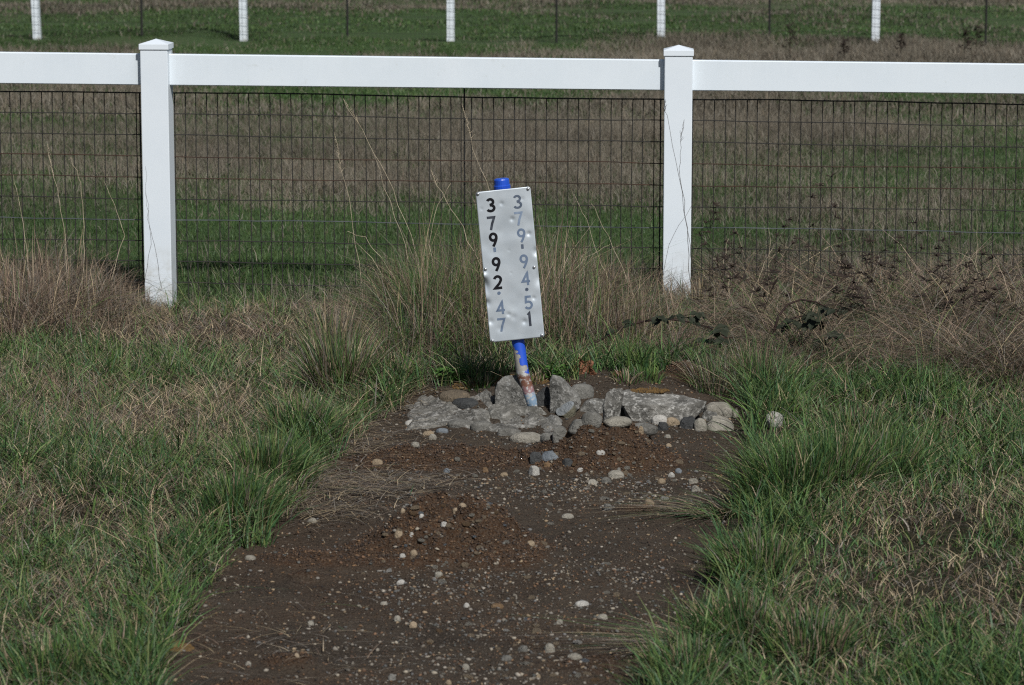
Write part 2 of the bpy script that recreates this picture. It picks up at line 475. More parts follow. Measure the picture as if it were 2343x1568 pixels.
for px, r_, zt_off in ((1062, .0042, .06), (320, .004, 0), (1511, .004, 0)):
    s, _ = fence_plane(px, 250, -MY - .012)
    b = MB(); b.bar((s, MY + .012, fence_ground(s) - .2), (s, MY + .012, mesh_top(s) + zt_off), r_, n=6, cap=True)
    obj('stake', b.mesh('stake'), M_STAKE, fence)

# ------------------------------------------------------------------ far white fence
FFY = 34.6; FFT = R(7.0)
f0 = at_y(1031, 95, FFY)
U2 = Vector((math.cos(FFT), -math.sin(FFT), 0))
ffz = float(H(np.array([f0.x]), np.array([f0.y]))[0])
far = empty('white_fence', (f0.x, f0.y, 0), -FFT)
tag(far, 'distant white post fence with faint wire mesh across the far side of the field', 'fence')
def far_ground(s): return float(H(np.array([f0.x + s * U2.x]), np.array([f0.y + s * U2.y]))[0])
FS = 2.45
for k in range(-4, 5):
    g = far_ground(k * FS)
    p = obj('post', post_mesh(g + 1.25, g - .2, .088), M_VINYL, far, (k * FS - (.04 if k == -2 else 0), 0, 0)); p.rotation_euler = (0, R((.5, -.6, -1.8, -.6, 0, -.5, .4, .2, -.3)[k + 4]), R(4))
    obj('post_cap', cap_mesh(g + 1.25, .088), M_VINYL, p)
    if k < 4:
        g2 = far_ground((k + .5) * FS)
        b = MB(); b.bar((0, 0, g2 - .2), (0, 0, g2 + 1.2), .014, n=6, cap=True)
        obj('stake', b.mesh('stake'), M_STAKE, far, ((k + .5) * FS + .02, -.07, 0))
        ge = far_ground((k + 1) * FS)
        b = MB(); z0 = g + 1.17; z1 = ge + 1.17; xa = .044; xb = FS - .044
        b.add([(xa, -.022, z0 - .14), (xb, -.022, z1 - .14), (xb, .022, z1 - .14), (xa, .022, z0 - .14), (xa, -.022, z0), (xb, -.022, z1), (xb, .022, z1), (xa, .022, z0)],
              [(0, 3, 2, 1), (4, 5, 6, 7), (0, 1, 5, 4), (1, 2, 6, 5), (2, 3, 7, 6), (3, 0, 4, 7)])
        obj('rail', b.mesh('rail', bevel=.003), M_VINYL, far, (k * FS, 0, 0))
        b = MB()
        for i in range(48):
            x = FS * i / 48; gg = g + (ge - g) * i / 48
            b.bar((x, -.07, gg - .05), (x, -.07, gg + 1.0), .0014)
        for r in range(11):
            b.bar((0, -.0715, g + .02 + .098 * r), (FS, -.0715, ge + .02 + .098 * r), .0022)
        obj('wire_mesh', b.mesh('wire_mesh'), M_WIRE, far, (k * FS, 0, 0))

# ------------------------------------------------------------------ the number sign on its leaning pole
def z1(zx, zy): return ((1700 + zx / 1.568) * .60486, (600 + zy / 1.568) * .60486)
def z2(zx, zy): return ((1400 + zx * .64020) * .60486, (1350 + zy * .64020) * .60486)
base = hit(*z1(505, 1470))
SY = base.y + .01
sign = empty('number_sign', base)
tag(sign, 'dented metal plate of stick-on digits riveted to a leaning blue-topped pole among rocks', 'sign')
def sp(zx, zy, dy=0): return at_y(*z1(zx, zy), SY + dy) - base
# blue flaking paint, rust and bare steel down the pole
m, n, b = mat('flaking_paint'); M_POLE = m
tc = N(n, 'ShaderNodeTexCoord'); sx = N(n, 'ShaderNodeSeparateXYZ'); n.links.new(tc.outputs['Object'], sx.inputs[0])
nz = noise_node(n, 26, 5, .65); nf = noise_node(n, 70, 4, .7)
mr = N(n, 'ShaderNodeMath', operation='MULTIPLY_ADD'); n.links.new(nz.outputs[0], mr.inputs[0]); mr.inputs[1].default_value = .05; n.links.new(sx.outputs[2], mr.inputs[2])
bands = ramp(n, mr.outputs[0], [(0, (.10, .15, .20)), (.05, (.17, .25, .34)), (.068, (.20, .29, .38)), (.078, (.22, .12, .13)), (.096, (.24, .13, .13)), (.105, (.14, .062, .038)), (.135, (.12, .052, .03)), (.145, (.26, .25, .23)), (.2, (.28, .265, .23))], 'LINEAR')
fl = ramp(n, nf.outputs[0], [(.52, (0, 0, 0)), (.60, (1, 1, 1))])
lower = mix(n, fl.outputs[0], bands.outputs[0], (.36, .36, .35))
# more blue on the right-hand side lower down, all blue near the plate
ex = N(n, 'ShaderNodeMath', operation='MULTIPLY_ADD'); n.links.new(nz.outputs[0], ex.inputs[0]); ex.inputs[1].default_value = .16
xm_ = N(n, 'ShaderNodeMath', operation='MULTIPLY_ADD'); n.links.new(sx.outputs[0], xm_.inputs[0]); xm_.inputs[1].default_value = 1.5; n.links.new(sx.outputs[2], xm_.inputs[2])
n.links.new(xm_.outputs[0], ex.inputs[2])
blue = ramp(n, ex.outputs[0], [(.166, (0, 0, 0)), (.172, (1, 1, 1))])
n.links.new(mix(n, blue.outputs[0], lower, (.012, .07, .46)), b.inputs['Base Color'])
b.inputs['Roughness'].default_value = .5
bump(n, b, blue.outputs[0], .5, .002)
m, n, b = mat('blue_paint'); M_BLUE = m
t = noise_node(n, 30, 4)
n.links.new(ramp(n, t.outputs[0], [(.3, (.010, .055, .40)), (.7, (.016, .085, .52))]).outputs[0], b.inputs['Base Color']); b.inputs['Roughness'].default_value = .38
mbp = MB()
ctr = [sp(519, 1560, .0), sp(497, 1475, .0), sp(470, 1390, .005), sp(446, 1310, .014), sp(432, 1270, .02), sp(410, 1110, .035), sp(392, 1000, .04), sp(352, 620, .05), sp(318, 240, .055), sp(311, 170, .055)]
mbp.tube(ctr, [.022, .022, .022, .0235, .024, .024, .024, .024, .024, .024], 20)
obj('pole', mbp.mesh('pole', smooth=True), M_POLE, sign)
b_ = MB(); axis_d = (sp(308, 120, .055) - sp(318, 240, .055)).normalized(); c0 = sp(312, 176, .055)
prof = [(-.03, .0305), (.0, .0315), (.010, .0315), (.0125, .029), (.031, .0285), (.035, .0265), (.0365, .022), (.0368, .0)]
b_.tube([c0 + axis_d * t for t, r in prof], [max(r, .0005) for t, r in prof], 24)
obj('pole_cap', b_.mesh('pole_cap', smooth=False), M_BLUE, sign)
# plate: a grid with dents, bent edges
TLp, TRp, BRp, BLp = sp(153, 200), sp(480, 167), sp(562, 1058), sp(243, 1092)
eu = ((TRp - TLp) + (BRp - BLp)) * .5; ev = ((BLp - TLp) + (BRp - TRp)) * .5
PWd, PHt = eu.length, ev.length
cen = (TLp + TRp + BRp + BLp) * .25
A = np.array([[eu.x, ev.x], [eu.z, ev.z]]); Ai = np.linalg.inv(A)
def uv(zx, zy):
    p = sp(zx, zy) - cen
    return tuple(Ai @ np.array([p.x, p.z]))        # each -.5 .. .5
DENTS = [(308, 268, .013, .004), (371, 360, .015, .0055), (470, 447, .014, .006), (352, 545, .007, .002), (365, 680, .006, .002), (350, 925, .014, .0045), (380, 940, .02, .003),
         (445, 968, .017, .0055), (190, 300, .01, .002), (300, 1010, .02, .002), (500, 828, .012, .004), (430, 240, .012, .002), (245, 968, .018, .005), (390, 860, .05, .003), (300, 420, .06, .003), (470, 300, .05, -.002)]
DUV = [(*uv(a, b2), r, d) for a, b2, r, d in [(a_, b_0, r_0 * .62, d_0 * .75) for a_, b_0, r_0, d_0 in DENTS]]
def dent(u, v):
    z = np.zeros_like(u)
    for du, dv, r, d in DUV:
        q = ((u - du) * PWd / r) ** 2 + ((v - dv) * PHt / r) ** 2
        z = z + d * np.exp(-q * 1.3)
    # bent edges: left below the middle bolt, right above and below it
    z = z + .016 * np.exp(-((u + .5) / .07) ** 2) * np.exp(-((v - .115) / .040) ** 2)
    z = z - .008 * np.exp(-((u + .5) / .06) ** 2) * np.exp(-((v - .055) / .02) ** 2)
    z = z + .009 * np.exp(-((u + .5) / .06) ** 2) * np.exp(-((v - .235) / .022) ** 2)
    z = z + .010 * np.exp(-((u - .5) / .05) ** 2) * np.exp(-((v + .07) / .025) ** 2)
    z = z + .007 * np.exp(-((u - .5) / .06) ** 2) * np.exp(-((v - .1) / .05) ** 2)
    z = z + .005 * (fbm(u * 3 + 3, v * 8 + 3, 1.1, 2) - .5)
    return z
def plate_pt(u, v, lift):
    z = dent(np.atleast_1d(np.asarray(u, float)), np.atleast_1d(np.asarray(v, float))) - lift
    u = np.atleast_1d(u); v = np.atleast_1d(v)
    return np.stack([eu.x * u + ev.x * v, z, eu.z * u + ev.z * v], 1)
gu, gv = 56, 140
uu, vv = np.meshgrid(np.linspace(-.5, .5, gu), np.linspace(-.5, .5, gv))
# pull the corners in a little so that they are rounded
cr = .02
def roundc(u, v):
    du = np.maximum(np.abs(u) - (.5 - cr / PWd * .5), 0) * PWd; dv = np.maximum(np.abs(v) - (.5 - cr / PHt * .5), 0) * PHt
    d = np.hypot(du, dv) + 1e-9; k = np.minimum(1, (cr * .5) / d)
    return np.where(d > 1e-6, np.sign(u) * (np.abs(u) - du / PWd * (1 - k)), u), np.where(d > 1e-6, np.sign(v) * (np.abs(v) - dv / PHt * (1 - k)), v)
uu, vv = roundc(uu.ravel(), vv.ravel())
front = plate_pt(uu, vv, .0); back = front + np.array([0, .0022, 0])
I = np.arange(gu * gv).reshape(gv, gu)
fq = np.stack([I[:-1, :-1], I[1:, :-1], I[1:, 1:], I[:-1, 1:]], -1).reshape(-1, 4)
nb = gu * gv
rim = list(I[0, :]) + list(I[1:, -1]) + list(I[-1, -2::-1]) + list(I[-2:0:-1, 0])
rim = np.array(rim); rn = np.roll(rim, -1)
rq = np.stack([rim, rn, rn + nb, rim + nb], -1)
Qp = np.concatenate([fq, fq[:, ::-1] + nb, rq])
m, n, b = mat('dull_aluminium'); M_PLATE = m
t1 = noise_node(n, 9, 5, .6); t2 = noise_node(n, 55, 4, .7)
c = ramp(n, t1.outputs[0], [(.3, (.47, .525, .57)), (.7, (.55, .60, .64))])
sc = ramp(n, t2.outputs[0], [(.64, (0, 0, 0)), (.78, (.28, .28, .28))])
n.links.new(mix(n, sc.outputs[0], c.outputs[0], (.34, .35, .36)), b.inputs['Base Color'])
for (zx_, zy_, rx_, rz_, cc_) in ((450, 1056, .026, .0045, (.16, .075, .04)), (545, 1050, .010, .012, (.20, .12, .07)), (160, 205, .011, .012, (.22, .19, .16)), (475, 178, .016, .010, (.17, .165, .16))):
    pc = plate_pt(*uv(zx_, zy_), 0)[0]; tcx = N(n, 'ShaderNodeTexCoord'); mpp = N(n, 'ShaderNodeMapping'); mpp.vector_type = 'TEXTURE'
    mpp.inputs['Location'].default_value = (pc[0], 0, pc[2]); mpp.inputs['Scale'].default_value = (rx_, 1, rz_); n.links.new(tcx.outputs['Object'], mpp.inputs[0])
    ln = N(n, 'ShaderNodeVectorMath', operation='LENGTH'); n.links.new(mpp.outputs[0], ln.inputs[0])
    nn_ = noise_node(n, 160, 4, .7); ad_ = N(n, 'ShaderNodeMath', operation='MULTIPLY_ADD'); n.links.new(nn_.outputs[0], ad_.inputs[0]); ad_.inputs[1].default_value = 1.6; n.links.new(ln.outputs['Value'], ad_.inputs[2])
    mk = ramp(n, ad_.outputs[0], [(.0, (1, 1, 1)), (.62, (.9, .9, .9)), (.95, (0, 0, 0))])
    cur = b.inputs['Base Color'].links[0].from_socket
    n.links.new(mix(n, mk.outputs[0], cur, cc_), b.inputs['Base Color'])
b.inputs['Metallic'].default_value = .35; b.inputs['Roughness'].default_value = .42
plate = obj('sign_plate', raw_mesh('sign_plate', np.concatenate([front, back]), Qp.ravel(), np.arange(len(Qp)) * 4, smooth=True), M_PLATE, sign, cen)
# digits laid on the plate as thin vinyl strokes
def arc(cx, cy, rx, ry, a0, a1, k=18):
    return [(cx + rx * math.cos(R(a0 + (a1 - a0) * i / k)), cy + ry * math.sin(R(a0 + (a1 - a0) * i / k))) for i in range(k + 1)]
GLY = {
    '3': [arc(.29, .735, .215, .20, 155, -80) + arc(.29, .275, .255, .215, 80, -155)],
    '7': [[(.02, .935), (.545, .935), (.50, .80), (.36, .45), (.24, .0)]],
    '9': [arc(.29, .69, .225, .25, 0, 360, 26), [(.515, .70), (.51, .58), (.46, .42), (.36, .2), (.24, 0)]],
    '2': [arc(.29, .69, .235, .245, 165, -25) + [(.38, .38), (.06, .065), (.57, .065)]],
    '4': [[(.42, 0), (.42, .93), (.04, .29), (.58, .29)]],
    '5': [[(.50, .935), (.14, .935), (.11, .53)] + arc(.28, .315, .245, .25, 115, -150)],
    '1': [[(.18, .84), (.30, .97), (.30, .0)]],
    '-': [[(.3, .5), (.3, .83)]], '.': [arc(.3, .5, .035, .035, 0, 360, 10)]}
def resample(pts, step):
    out = [pts[0]]
    for a, b2 in zip(pts[:-1], pts[1:]):
        L = math.hypot(b2[0] - a[0], b2[1] - a[1]); k = max(1, int(L / step))
        out += [(a[0] + (b2[0] - a[0]) * i / k, a[1] + (b2[1] - a[1]) * i / k) for i in range(1, k + 1)]
    return out
def ink(name, c, c2=None):
    m, n, b = mat(name); t = noise_node(n, 60, 4)
    n.links.new(ramp(n, t.outputs[0], [(.35, c), (.7, c2 or c)]).outputs[0], b.inputs['Base Color']); b.inputs['Roughness'].default_value = .7; b.inputs['Specular IOR Level'].default_value = .1
    return m
INK = {'k': ink('black_vinyl', (.008, .008, .010), (.014, .014, .017)), 'd': ink('charcoal_vinyl', (.025, .028, .036), (.07, .08, .10)),
       'b': ink('faded_blue_vinyl', (.115, .155, .225), (.15, .195, .27)), 'm': ink('slate_vinyl', (.075, .095, .13), (.11, .135, .18)), 'p': ink('pale_blue_vinyl', (.18, .235, .325), (.23, .285, .37))}
DIG = [('3', 243, 278, 'k'), ('7', 247, 386, 'd'), ('9', 261, 483, 'k'), ('-', 269, 556, 'b'), ('9', 278, 628, 'k'), ('2', 287, 735, 'k'), ('.', 293, 800, 'b'), ('4', 304, 885, 'b'), ('7', 308, 988, 'b'),
       ('3', 402, 258, 'm'), ('7', 409, 358, 'p'), ('9', 427, 457, 'b'), ('-', 433, 536, 'm'), ('9', 442, 611, 'b'), ('4', 453, 713, 'b'), ('.', 458, 778, 'm'), ('5', 468, 855, 'b'), ('1', 476, 955, 'd')]
inkname = {'k': 'black', 'd': 'charcoal', 'b': 'faded blue-grey', 'm': 'slate grey', 'p': 'pale blue-grey'}
DH = 81 / 1.568 * .60486 / (F / SY)     # digit height in metres
for ch, zx, zy, ik in DIG:
    u0, v0 = uv(zx, zy); mb2 = MB()
    sw = {'k': .098, 'd': .090}.get(ik, .080) * (1.15 if ch in '-.' else 1)
    for si, st in enumerate(GLY[ch]):
        closed = st[0] == st[-1] or (abs(st[0][0] - st[-1][0]) + abs(st[0][1] - st[-1][1]) < 1e-6)
        pts = resample(st, .05); n_ = len(pts); L = []; Rr = []
        for i, p in enumerate(pts):
            a = pts[i - 1] if i else (pts[-2] if closed else p); b2 = pts[i + 1] if i < n_ - 1 else (pts[1] if closed else p)
            def nr(q, r):
                dx, dy = r[0] - q[0], r[1] - q[1]; l = math.hypot(dx, dy)
                return None if l < 1e-9 else (-dy / l, dx / l)
            n1_, n2_ = nr(a, p), nr(p, b2); n1_ = n1_ or n2_; n2_ = n2_ or n1_
            mx, my = n1_[0] + n2_[0], n1_[1] + n2_[1]; l = math.hypot(mx, my) or 1; mx /= l; my /= l
            kk = sw / max(.45, mx * n1_[0] + my * n1_[1])
            L.append((p[0] + mx * kk, p[1] + my * kk)); Rr.append((p[0] - mx * kk, p[1] - my * kk))
        allp = np.array(L + Rr)
        # digits stay upright to the plate's own axes
        ux = u0 + (allp[:, 0] - .30) * DH / PWd * 1.02; vy = v0 - (allp[:, 1] - .485) * DH / PHt
        P3 = plate_pt(ux, vy, .0007 + .0003 * si)
        mb2.add([tuple(q) for q in P3], [(i, i + 1, n_ + i + 1, n_ + i) for i in range(n_ - 1)])
    o = obj({'-': 'dash', '.': 'dot'}.get(ch, 'digit'), mb2.mesh('digit'), INK[ik], plate)
    o['label'] = inkname[ik] + ' ' + {'-': 'dash', '.': 'dot'}.get(ch, 'digit ' + ch)
# bolts
bm_ = MB()
prof = [(.002, .0062), (-.001, .0062), (-.0035, .0052), (-.005, .003), (-.0055, .0004)]
bm_.tube([(0, t, 0) for t, r in prof], [r for t, r in prof], 12)
bolt_me = bm_.mesh('bolt', smooth=True)
for i, (zx, zy) in enumerate([(168, 210), (465, 180), (213, 656), (501, 645), (255, 1081), (547, 1048)]):
    u0, v0 = uv(zx, zy); p = plate_pt(u0, v0, .0)[0]
    o = obj('bolt', bolt_me, [] if i else M_BOLT, sign, cen + Vector(p))

# ------------------------------------------------------------------ rocks
def rock_mat(name, ca, cb, spot, spot_amt=.35, lich_sky=None, lich_sky_amt=.5, sc=14):
    m, n, b = mat(name)
    oi = N(n, 'ShaderNodeObjectInfo'); tc = N(n, 'ShaderNodeTexCoord')
    ad = N(n, 'ShaderNodeVectorMath', operation='MULTIPLY_ADD'); ad.inputs[1].default_value = (7, 7, 7)
    cx = N(n, 'ShaderNodeCombineXYZ')
    for i in range(3): n.links.new(oi.outputs['Random'], cx.inputs[i])
    n.links.new(cx.outputs[0], ad.inputs[0]); n.links.new(tc.outputs['Object'], ad.inputs[2])
    def nz(s, d=5, r=.6):
        t = N(n, 'ShaderNodeTexNoise'); t.inputs['Scale'].default_value = s; t.inputs['Detail'].default_value = d; t.inputs['Roughness'].default_value = r
        n.links.new(ad.outputs[0], t.inputs['Vector']); return t
    a1, a2, a3 = nz(sc), nz(sc * 5, 5, .7), nz(sc * 1.7, 6, .7)
    c = ramp(n, a1.outputs[0], [(.32, ca), (.68, cb)]).outputs[0]
    s = ramp(n, a2.outputs[0], [(.5, (0, 0, 0)), (.68, (spot_amt,) * 3)]).outputs[0]
    c = mix(n, s, c, spot)
    dk = ramp(n, nz(sc * 9, 3, .6).outputs[0], [(.3, (.35,) * 3), (.45, (0, 0, 0))]).outputs[0]
    c = mix(n, dk, c, tuple(x * .35 for x in ca))
    if lich_sky:  # upward faces
        l = ramp(n, a3.outputs[0], [(1 - lich_sky_amt, (0, 0, 0)), (1 - lich_sky_amt + .1, (.9,) * 3)]).outputs[0]
        ge = N(n, 'ShaderNodeNewGeometry'); sxx = N(n, 'ShaderNodeSeparateXYZ'); n.links.new(ge.outputs['Normal'], sxx.inputs[0])
        up = ramp(n, sxx.outputs[2], [(.25, (0, 0, 0)), (.75, (1, 1, 1))]).outputs[0]
        mu = N(n, 'ShaderNodeMath', operation='MULTIPLY'); n.links.new(l, mu.inputs[0]); n.links.new(up, mu.inputs[1])
        c = mix(n, mu.outputs[0], c, lich_sky)
    n.links.new(c, b.inputs['Base Color']); b.inputs['Roughness'].default_value = .85; b.inputs['Specular IOR Level'].default_value = .25
    hs = N(n, 'ShaderNodeMath', operation='ADD'); n.links.new(a2.outputs[0], hs.inputs[0]); n.links.new(a3.outputs[0], hs.inputs[1])
    bump(n, b, hs.outputs[0], 1.0, .011)
    return m
RM = {
    'block': rock_mat('grey_rock', (.048, .047, .042), (.185, .18, .163), (.40, .395, .37), .7, (.24, .25, .25), .42),
    'slab': rock_mat('slate_slab', (.050, .047, .041), (.185, .178, .157), (.36, .35, .32), .65, (.33, .32, .295), .46, 13),
    'moss': rock_mat('mossy_slab', (.050, .048, .041), (.185, .178, .157), (.36, .35, .32), .65, (.15, .085, .028), .40, 9),
    'pale': rock_mat('pale_stone', (.175, .162, .133), (.30, .28, .235), (.38, .36, .31), .5),
    'tan': rock_mat('tan_stone', (.22, .17, .11), (.31, .245, .17), (.15, .115, .075), .4),
    'grey': rock_mat('grey_cobble', (.088, .085, .075), (.195, .19, .17), (.29, .28, .255), .4),
    'dark': rock_mat('dark_cobble', (.030, .031, .031), (.065, .067, .066), (.12, .12, .12), .3),
    'white': rock_mat('white_stone', (.33, .32, .29), (.43, .415, .38), (.22, .21, .19), .4),
    'blue': rock_mat('bluish_stone', (.11, .125, .14), (.17, .19, .205), (.24, .25, .26), .3),
    'brown': rock_mat('brown_stone', (.10, .065, .035), (.20, .125, .065), (.26, .20, .13), .3),
    'quartz': rock_mat('pitted_rock', (.048, .046, .040), (.205, .198, .178), (.50, .49, .455), .85, (.34, .34, .325), .38, 10),
    'olive': rock_mat('olive_stone', (.09, .084, .058), (.15, .14, .10), (.22, .20, .15), .4, (.23, .25, .265), .7),  # bluish patches on upward faces are sky light put into the colour
    'two': rock_mat('two_tone_stone', (.085, .07, .05), (.15, .12, .085), (.26, .20, .13), .5),
}
_ico = {}
def ico(sub):
    if sub not in _ico:
        bm = bmesh.new(); bmesh.ops.create_icosphere(bm, subdivisions=sub, radius=1)
        _ico[sub] = (np.array([v.co[:] for v in bm.verts]), np.array([[v.index for v in f.verts] for f in bm.faces])); bm.free()
    return _ico[sub]
def rock_verts(seed, sub, kind):
    V, Fc = ico(sub); V = V.copy(); r = np.random.default_rng(seed)
    off = r.random(3) * 20
    if kind == 'round':
        V *= (1 + .16 * fbm3(V + off, 1.1, 2)[:, None] * 2)
        V = np.sign(V) * np.abs(V) ** .88
        V *= (1 + .02 * fbm3(V + off, 5, 2)[:, None])
    elif kind == 'block':
        V = np.sign(V) * np.abs(V) ** .55
        for _ in range(9):
            nn = r.normal(size=3); nn[2] = abs(nn[2]) * .7; nn /= np.linalg.norm(nn); o = r.uniform(.62, .9)
            d = V @ nn - o; V -= nn * np.maximum(d, 0)[:, None] * .92
        V *= (1 + .10 * fbm3(V + off, 2.2, 4)[:, None] * 2)
    elif kind == 'slab':
        V = np.sign(V) * np.abs(V) ** .7
        for _ in range(6):
            nn = r.normal(size=3); nn[2] = abs(nn[2]) * 1.3; nn /= np.linalg.norm(nn); o = r.uniform(.55, .9)
            d = V @ nn - o; V -= nn * np.maximum(d, 0)[:, None] * .85
        V *= (1 + .12 * fbm3(V + off, 1.8, 4)[:, None] * 2)
        V[:, 2] += .10 * np.floor(3 * fbm3(V * np.array([1, 1, .2]) + off, 1.4, 2)) / 1.5
    return V, Fc
def rock_mesh(seed, sub, kind, dims):
    V, Fc = rock_verts(seed, sub, kind)
    mn, mx = V.min(0), V.max(0); V = (V - (mn + mx) / 2) / ((mx - mn) / 2) * np.array(dims) / 2
    me = raw_mesh('rock', V, Fc.ravel(), np.arange(len(Fc)) * 3, smooth=True)
    return me
rseed = [100]
def orock(pts, m_, label, dr=.6, rough=.07, cuts=(), front=.75, sub=5, name='rock', yaw=0, crag=0.0):
    """a rock whose front silhouette follows the listed outline, with its own depth, facets and rough surface"""
    rseed[0] += 1; r = np.random.default_rng(rseed[0])
    P = np.array([z2(*p) for p in pts]); yb = P[:, 1].max(); xm = (P[:, 0].min() + P[:, 0].max()) / 2
    g = hit(xm, yb); wpx = P[:, 0].max() - P[:, 0].min(); d = dr * wpx / (F / g.y); Yc = g.y + d * .42
    q = np.array([[at_y(px, py, Yc).x, at_y(px, py, Yc).z] for px, py in P])
    zlow = q[:, 1].min() + .12 * (q[:, 1].max() - q[:, 1].min())
    q[:, 1] = np.where(q[:, 1] < zlow, q[:, 1] - .04, q[:, 1])
    c = (q.min(0) + q.max(0)) / 2; q = q - c
    th = np.arctan2(q[:, 1], q[:, 0]); o_ = np.argsort(th); th = th[o_]; rad = np.hypot(q[:, 0], q[:, 1])[o_]
    V, Fc = ico(sub); V = V.copy()
    a = np.arctan2(V[:, 2], V[:, 0]); rho = np.hypot(V[:, 0], V[:, 2]); 
    # straight edges between the outline's corners
    te = np.concatenate([th - 2 * math.pi, th, th + 2 * math.pi]); re = np.concatenate([rad] * 3)
    i = np.searchsorted(te, a) ; t0, t1, r0, r1 = te[i - 1], te[i], re[i - 1], re[i]
    R_ = r0 * r1 * np.sin(t1 - t0) / (r0 * np.sin(a - t0) + r1 * np.sin(t1 - a) + 1e-9)
    k = rho ** front
    W = np.stack([np.cos(a) * R_ * k, np.sign(V[:, 1]) * np.abs(V[:, 1]) ** front * d / 2, np.sin(a) * R_ * k], 1)
    hh = (q[:, 1].max() - q[:, 1].min()) / 2; ww = wpx / (F / g.y) / 2
    S = np.array([ww, d / 2, hh])
    for (nx, ny, nz_, o) in cuts:
        nn = np.array([nx, ny, nz_], float); nn /= np.linalg.norm(nn)
        U_ = W / S; dd = U_ @ nn - o; U_ -= nn * np.maximum(dd, 0)[:, None] * .95; W = U_ * S
    off = r.random(3) * 20; L_ = max(ww, hh)
    Nn = W / (np.linalg.norm(W, axis=1, keepdims=True) + 1e-9)
    W += Nn * (rough * L_ * (fbm3(W / L_ + off, 2.6, 4) * 2 - crag * np.abs(fbm3(W / L_ + off + 5, 3.5, 3)) * 4))[:, None]
    o = obj(name, raw_mesh('rock', W, Fc.ravel(), np.arange(len(Fc)) * 3, smooth=True), RM[m_], None, (at_y(xm, yb, Yc).x + 0 * c[0], Yc, c[1]))
    o.location.x = c[0]; o.rotation_euler = (0, 0, R(yaw))
    return tag(o, label, 'rock')
def slab_patch(pts, thick, m_, label, crag=.010, step=.006, name='flat_rock'):
    """a flat stone bedded in the ground: follows the mound, rises thick above it, rough broken edges"""
    rseed[0] += 1
    Q_ = np.array([[hit(*z2(*p)).x, hit(*z2(*p)).y] for p in pts]); o0 = Q_.mean(0)
    x0, y0 = Q_.min(0) - .03; x1, y1 = Q_.max(0) + .03
    gx, gy = np.meshgrid(np.arange(x0, x1, step), np.arange(y0, y1, step * 1.4)); sh = gx.shape; gx = gx.ravel(); gy = gy.ravel()
    ins = np.zeros(gx.shape, bool); dm = np.full(gx.shape, 9.0); n_ = len(Q_)
    for i in range(n_):
        (ax, ay), (bx, by) = Q_[i], Q_[(i + 1) % n_]
        cnd = (ay > gy) != (by > gy); ins ^= cnd & (gx < ax + (gy - ay) / (by - ay + 1e-12) * (bx - ax))
        ex, ey = bx - ax, by - ay; t = np.clip(((gx - ax) * ex + (gy - ay) * ey) / (ex * ex + ey * ey), 0, 1)
        dm = np.minimum(dm, np.hypot(gx - ax - t * ex, gy - ay - t * ey))
    sd_ = np.where(ins, dm, -dm) + .03 * (fbm(gx, gy, 14 , 3) - .5)
    o_ = rseed[0] * 3.3
    steps = np.floor(fbm(gx + o_, gy, 6, 2) * 5) / 5
    z = H(gx, gy) - .03 + (thick + .03) * sstep(-.005, .045, sd_) + crag * (fbm(gx + o_, gy, 18, 4) - .5) * 2 + crag * 2.2 * (steps - .5) * sstep(0, .04, sd_)
    keep = (sd_ > -.012).reshape(sh); I = np.arange(len(gx)).reshape(sh)
    kq = keep[:-1, :-1] & keep[1:, :-1] & keep[1:, 1:] & keep[:-1, 1:]
    Qd = np.stack([I[:-1, :-1], I[:-1, 1:], I[1:, 1:], I[1:, :-1]], -1)[kq]
    used = np.unique(Qd); mp = np.zeros(len(gx), int); mp[used] = np.arange(len(used))
    zc = float(z[used].mean())
    top = np.stack([gx - o0[0], gy - o0[1], z - zc], 1)[used]; nu_ = len(top)
    bot = top.copy(); bot[:, 2] = top[:, 2].min() - .04
    T = mp[Qd]; e = np.concatenate([T[:, [0, 1]], T[:, [1, 2]], T[:, [2, 3]], T[:, [3, 0]]])
    key = {}
    for a, b2 in e: key[(a, b2)] = 1
    rim_ = np.array([(a, b2) for a, b2 in key if (b2, a) not in key])
    RQ = np.stack([rim_[:, 1], rim_[:, 0], rim_[:, 0] + nu_, rim_[:, 1] + nu_], 1)
    A_ = np.concatenate([T, T[:, ::-1] + nu_, RQ])
    o = obj(name, raw_mesh(name, np.concatenate([top, bot]), A_.ravel(), np.arange(len(A_)) * 4, smooth=False), RM[m_], None, (o0[0], o0[1], zc))
    return tag(o, label, 'rock')
def rock(box, kind, m_, label, dr=.75, name='rock', cat='rock', roll=0, yaw=None, group=None, disp=False, sub=4, lift=0):
    x0, x1, yt, yb = box; rseed[0] += 1
    cv = (lambda a, b2: (a, b2)) if disp else z2
    xm, yB = cv((x0 + x1) / 2, yb); xl, yT = cv(x0, yt); xr, _ = cv(x1, yt)
    g = hit(xm, yB); s = F / math.hypot(g.y, 2)
    w_ = (xr - xl) / s; hv = (yB - yT) / s; d = dr * w_
    ht = max(hv - .45 * d * .18 * 2, .28 * min(w_, d)); tot = ht * 1.35 + .01
    o = obj(name, rock_mesh(rseed[0], sub, kind, (w_, d, tot)), RM[m_], None, (g.x, g.y + d * .42, g.z + ht - tot / 2 + lift))
    o.rotation_euler = (0, R(roll), R(yaw if yaw is not None else random.uniform(-8, 8)))
    tag(o, label, cat, group)
    return o
orock([(738, 290), (738, 195), (752, 150), (800, 118), (850, 107), (888, 114), (905, 150), (930, 230), (955, 296), (850, 300)], 'block', 'angular grey block leaning against the foot of the sign pole', .6, .06, [(.1, -.45, 1, .60), (-.1, -1, .2, .55)], .55)
orock([(1056, 312), (1060, 210), (1060, 140), (1078, 111), (1130, 120), (1180, 165), (1225, 210), (1244, 262), (1238, 300), (1150, 335)], 'block', 'upright grey wedge of rock right of the pole with a sloping pale top', .6, .07, [(.5, -.35, .9, .50), (-.1, -1, .15, .55)], .55)
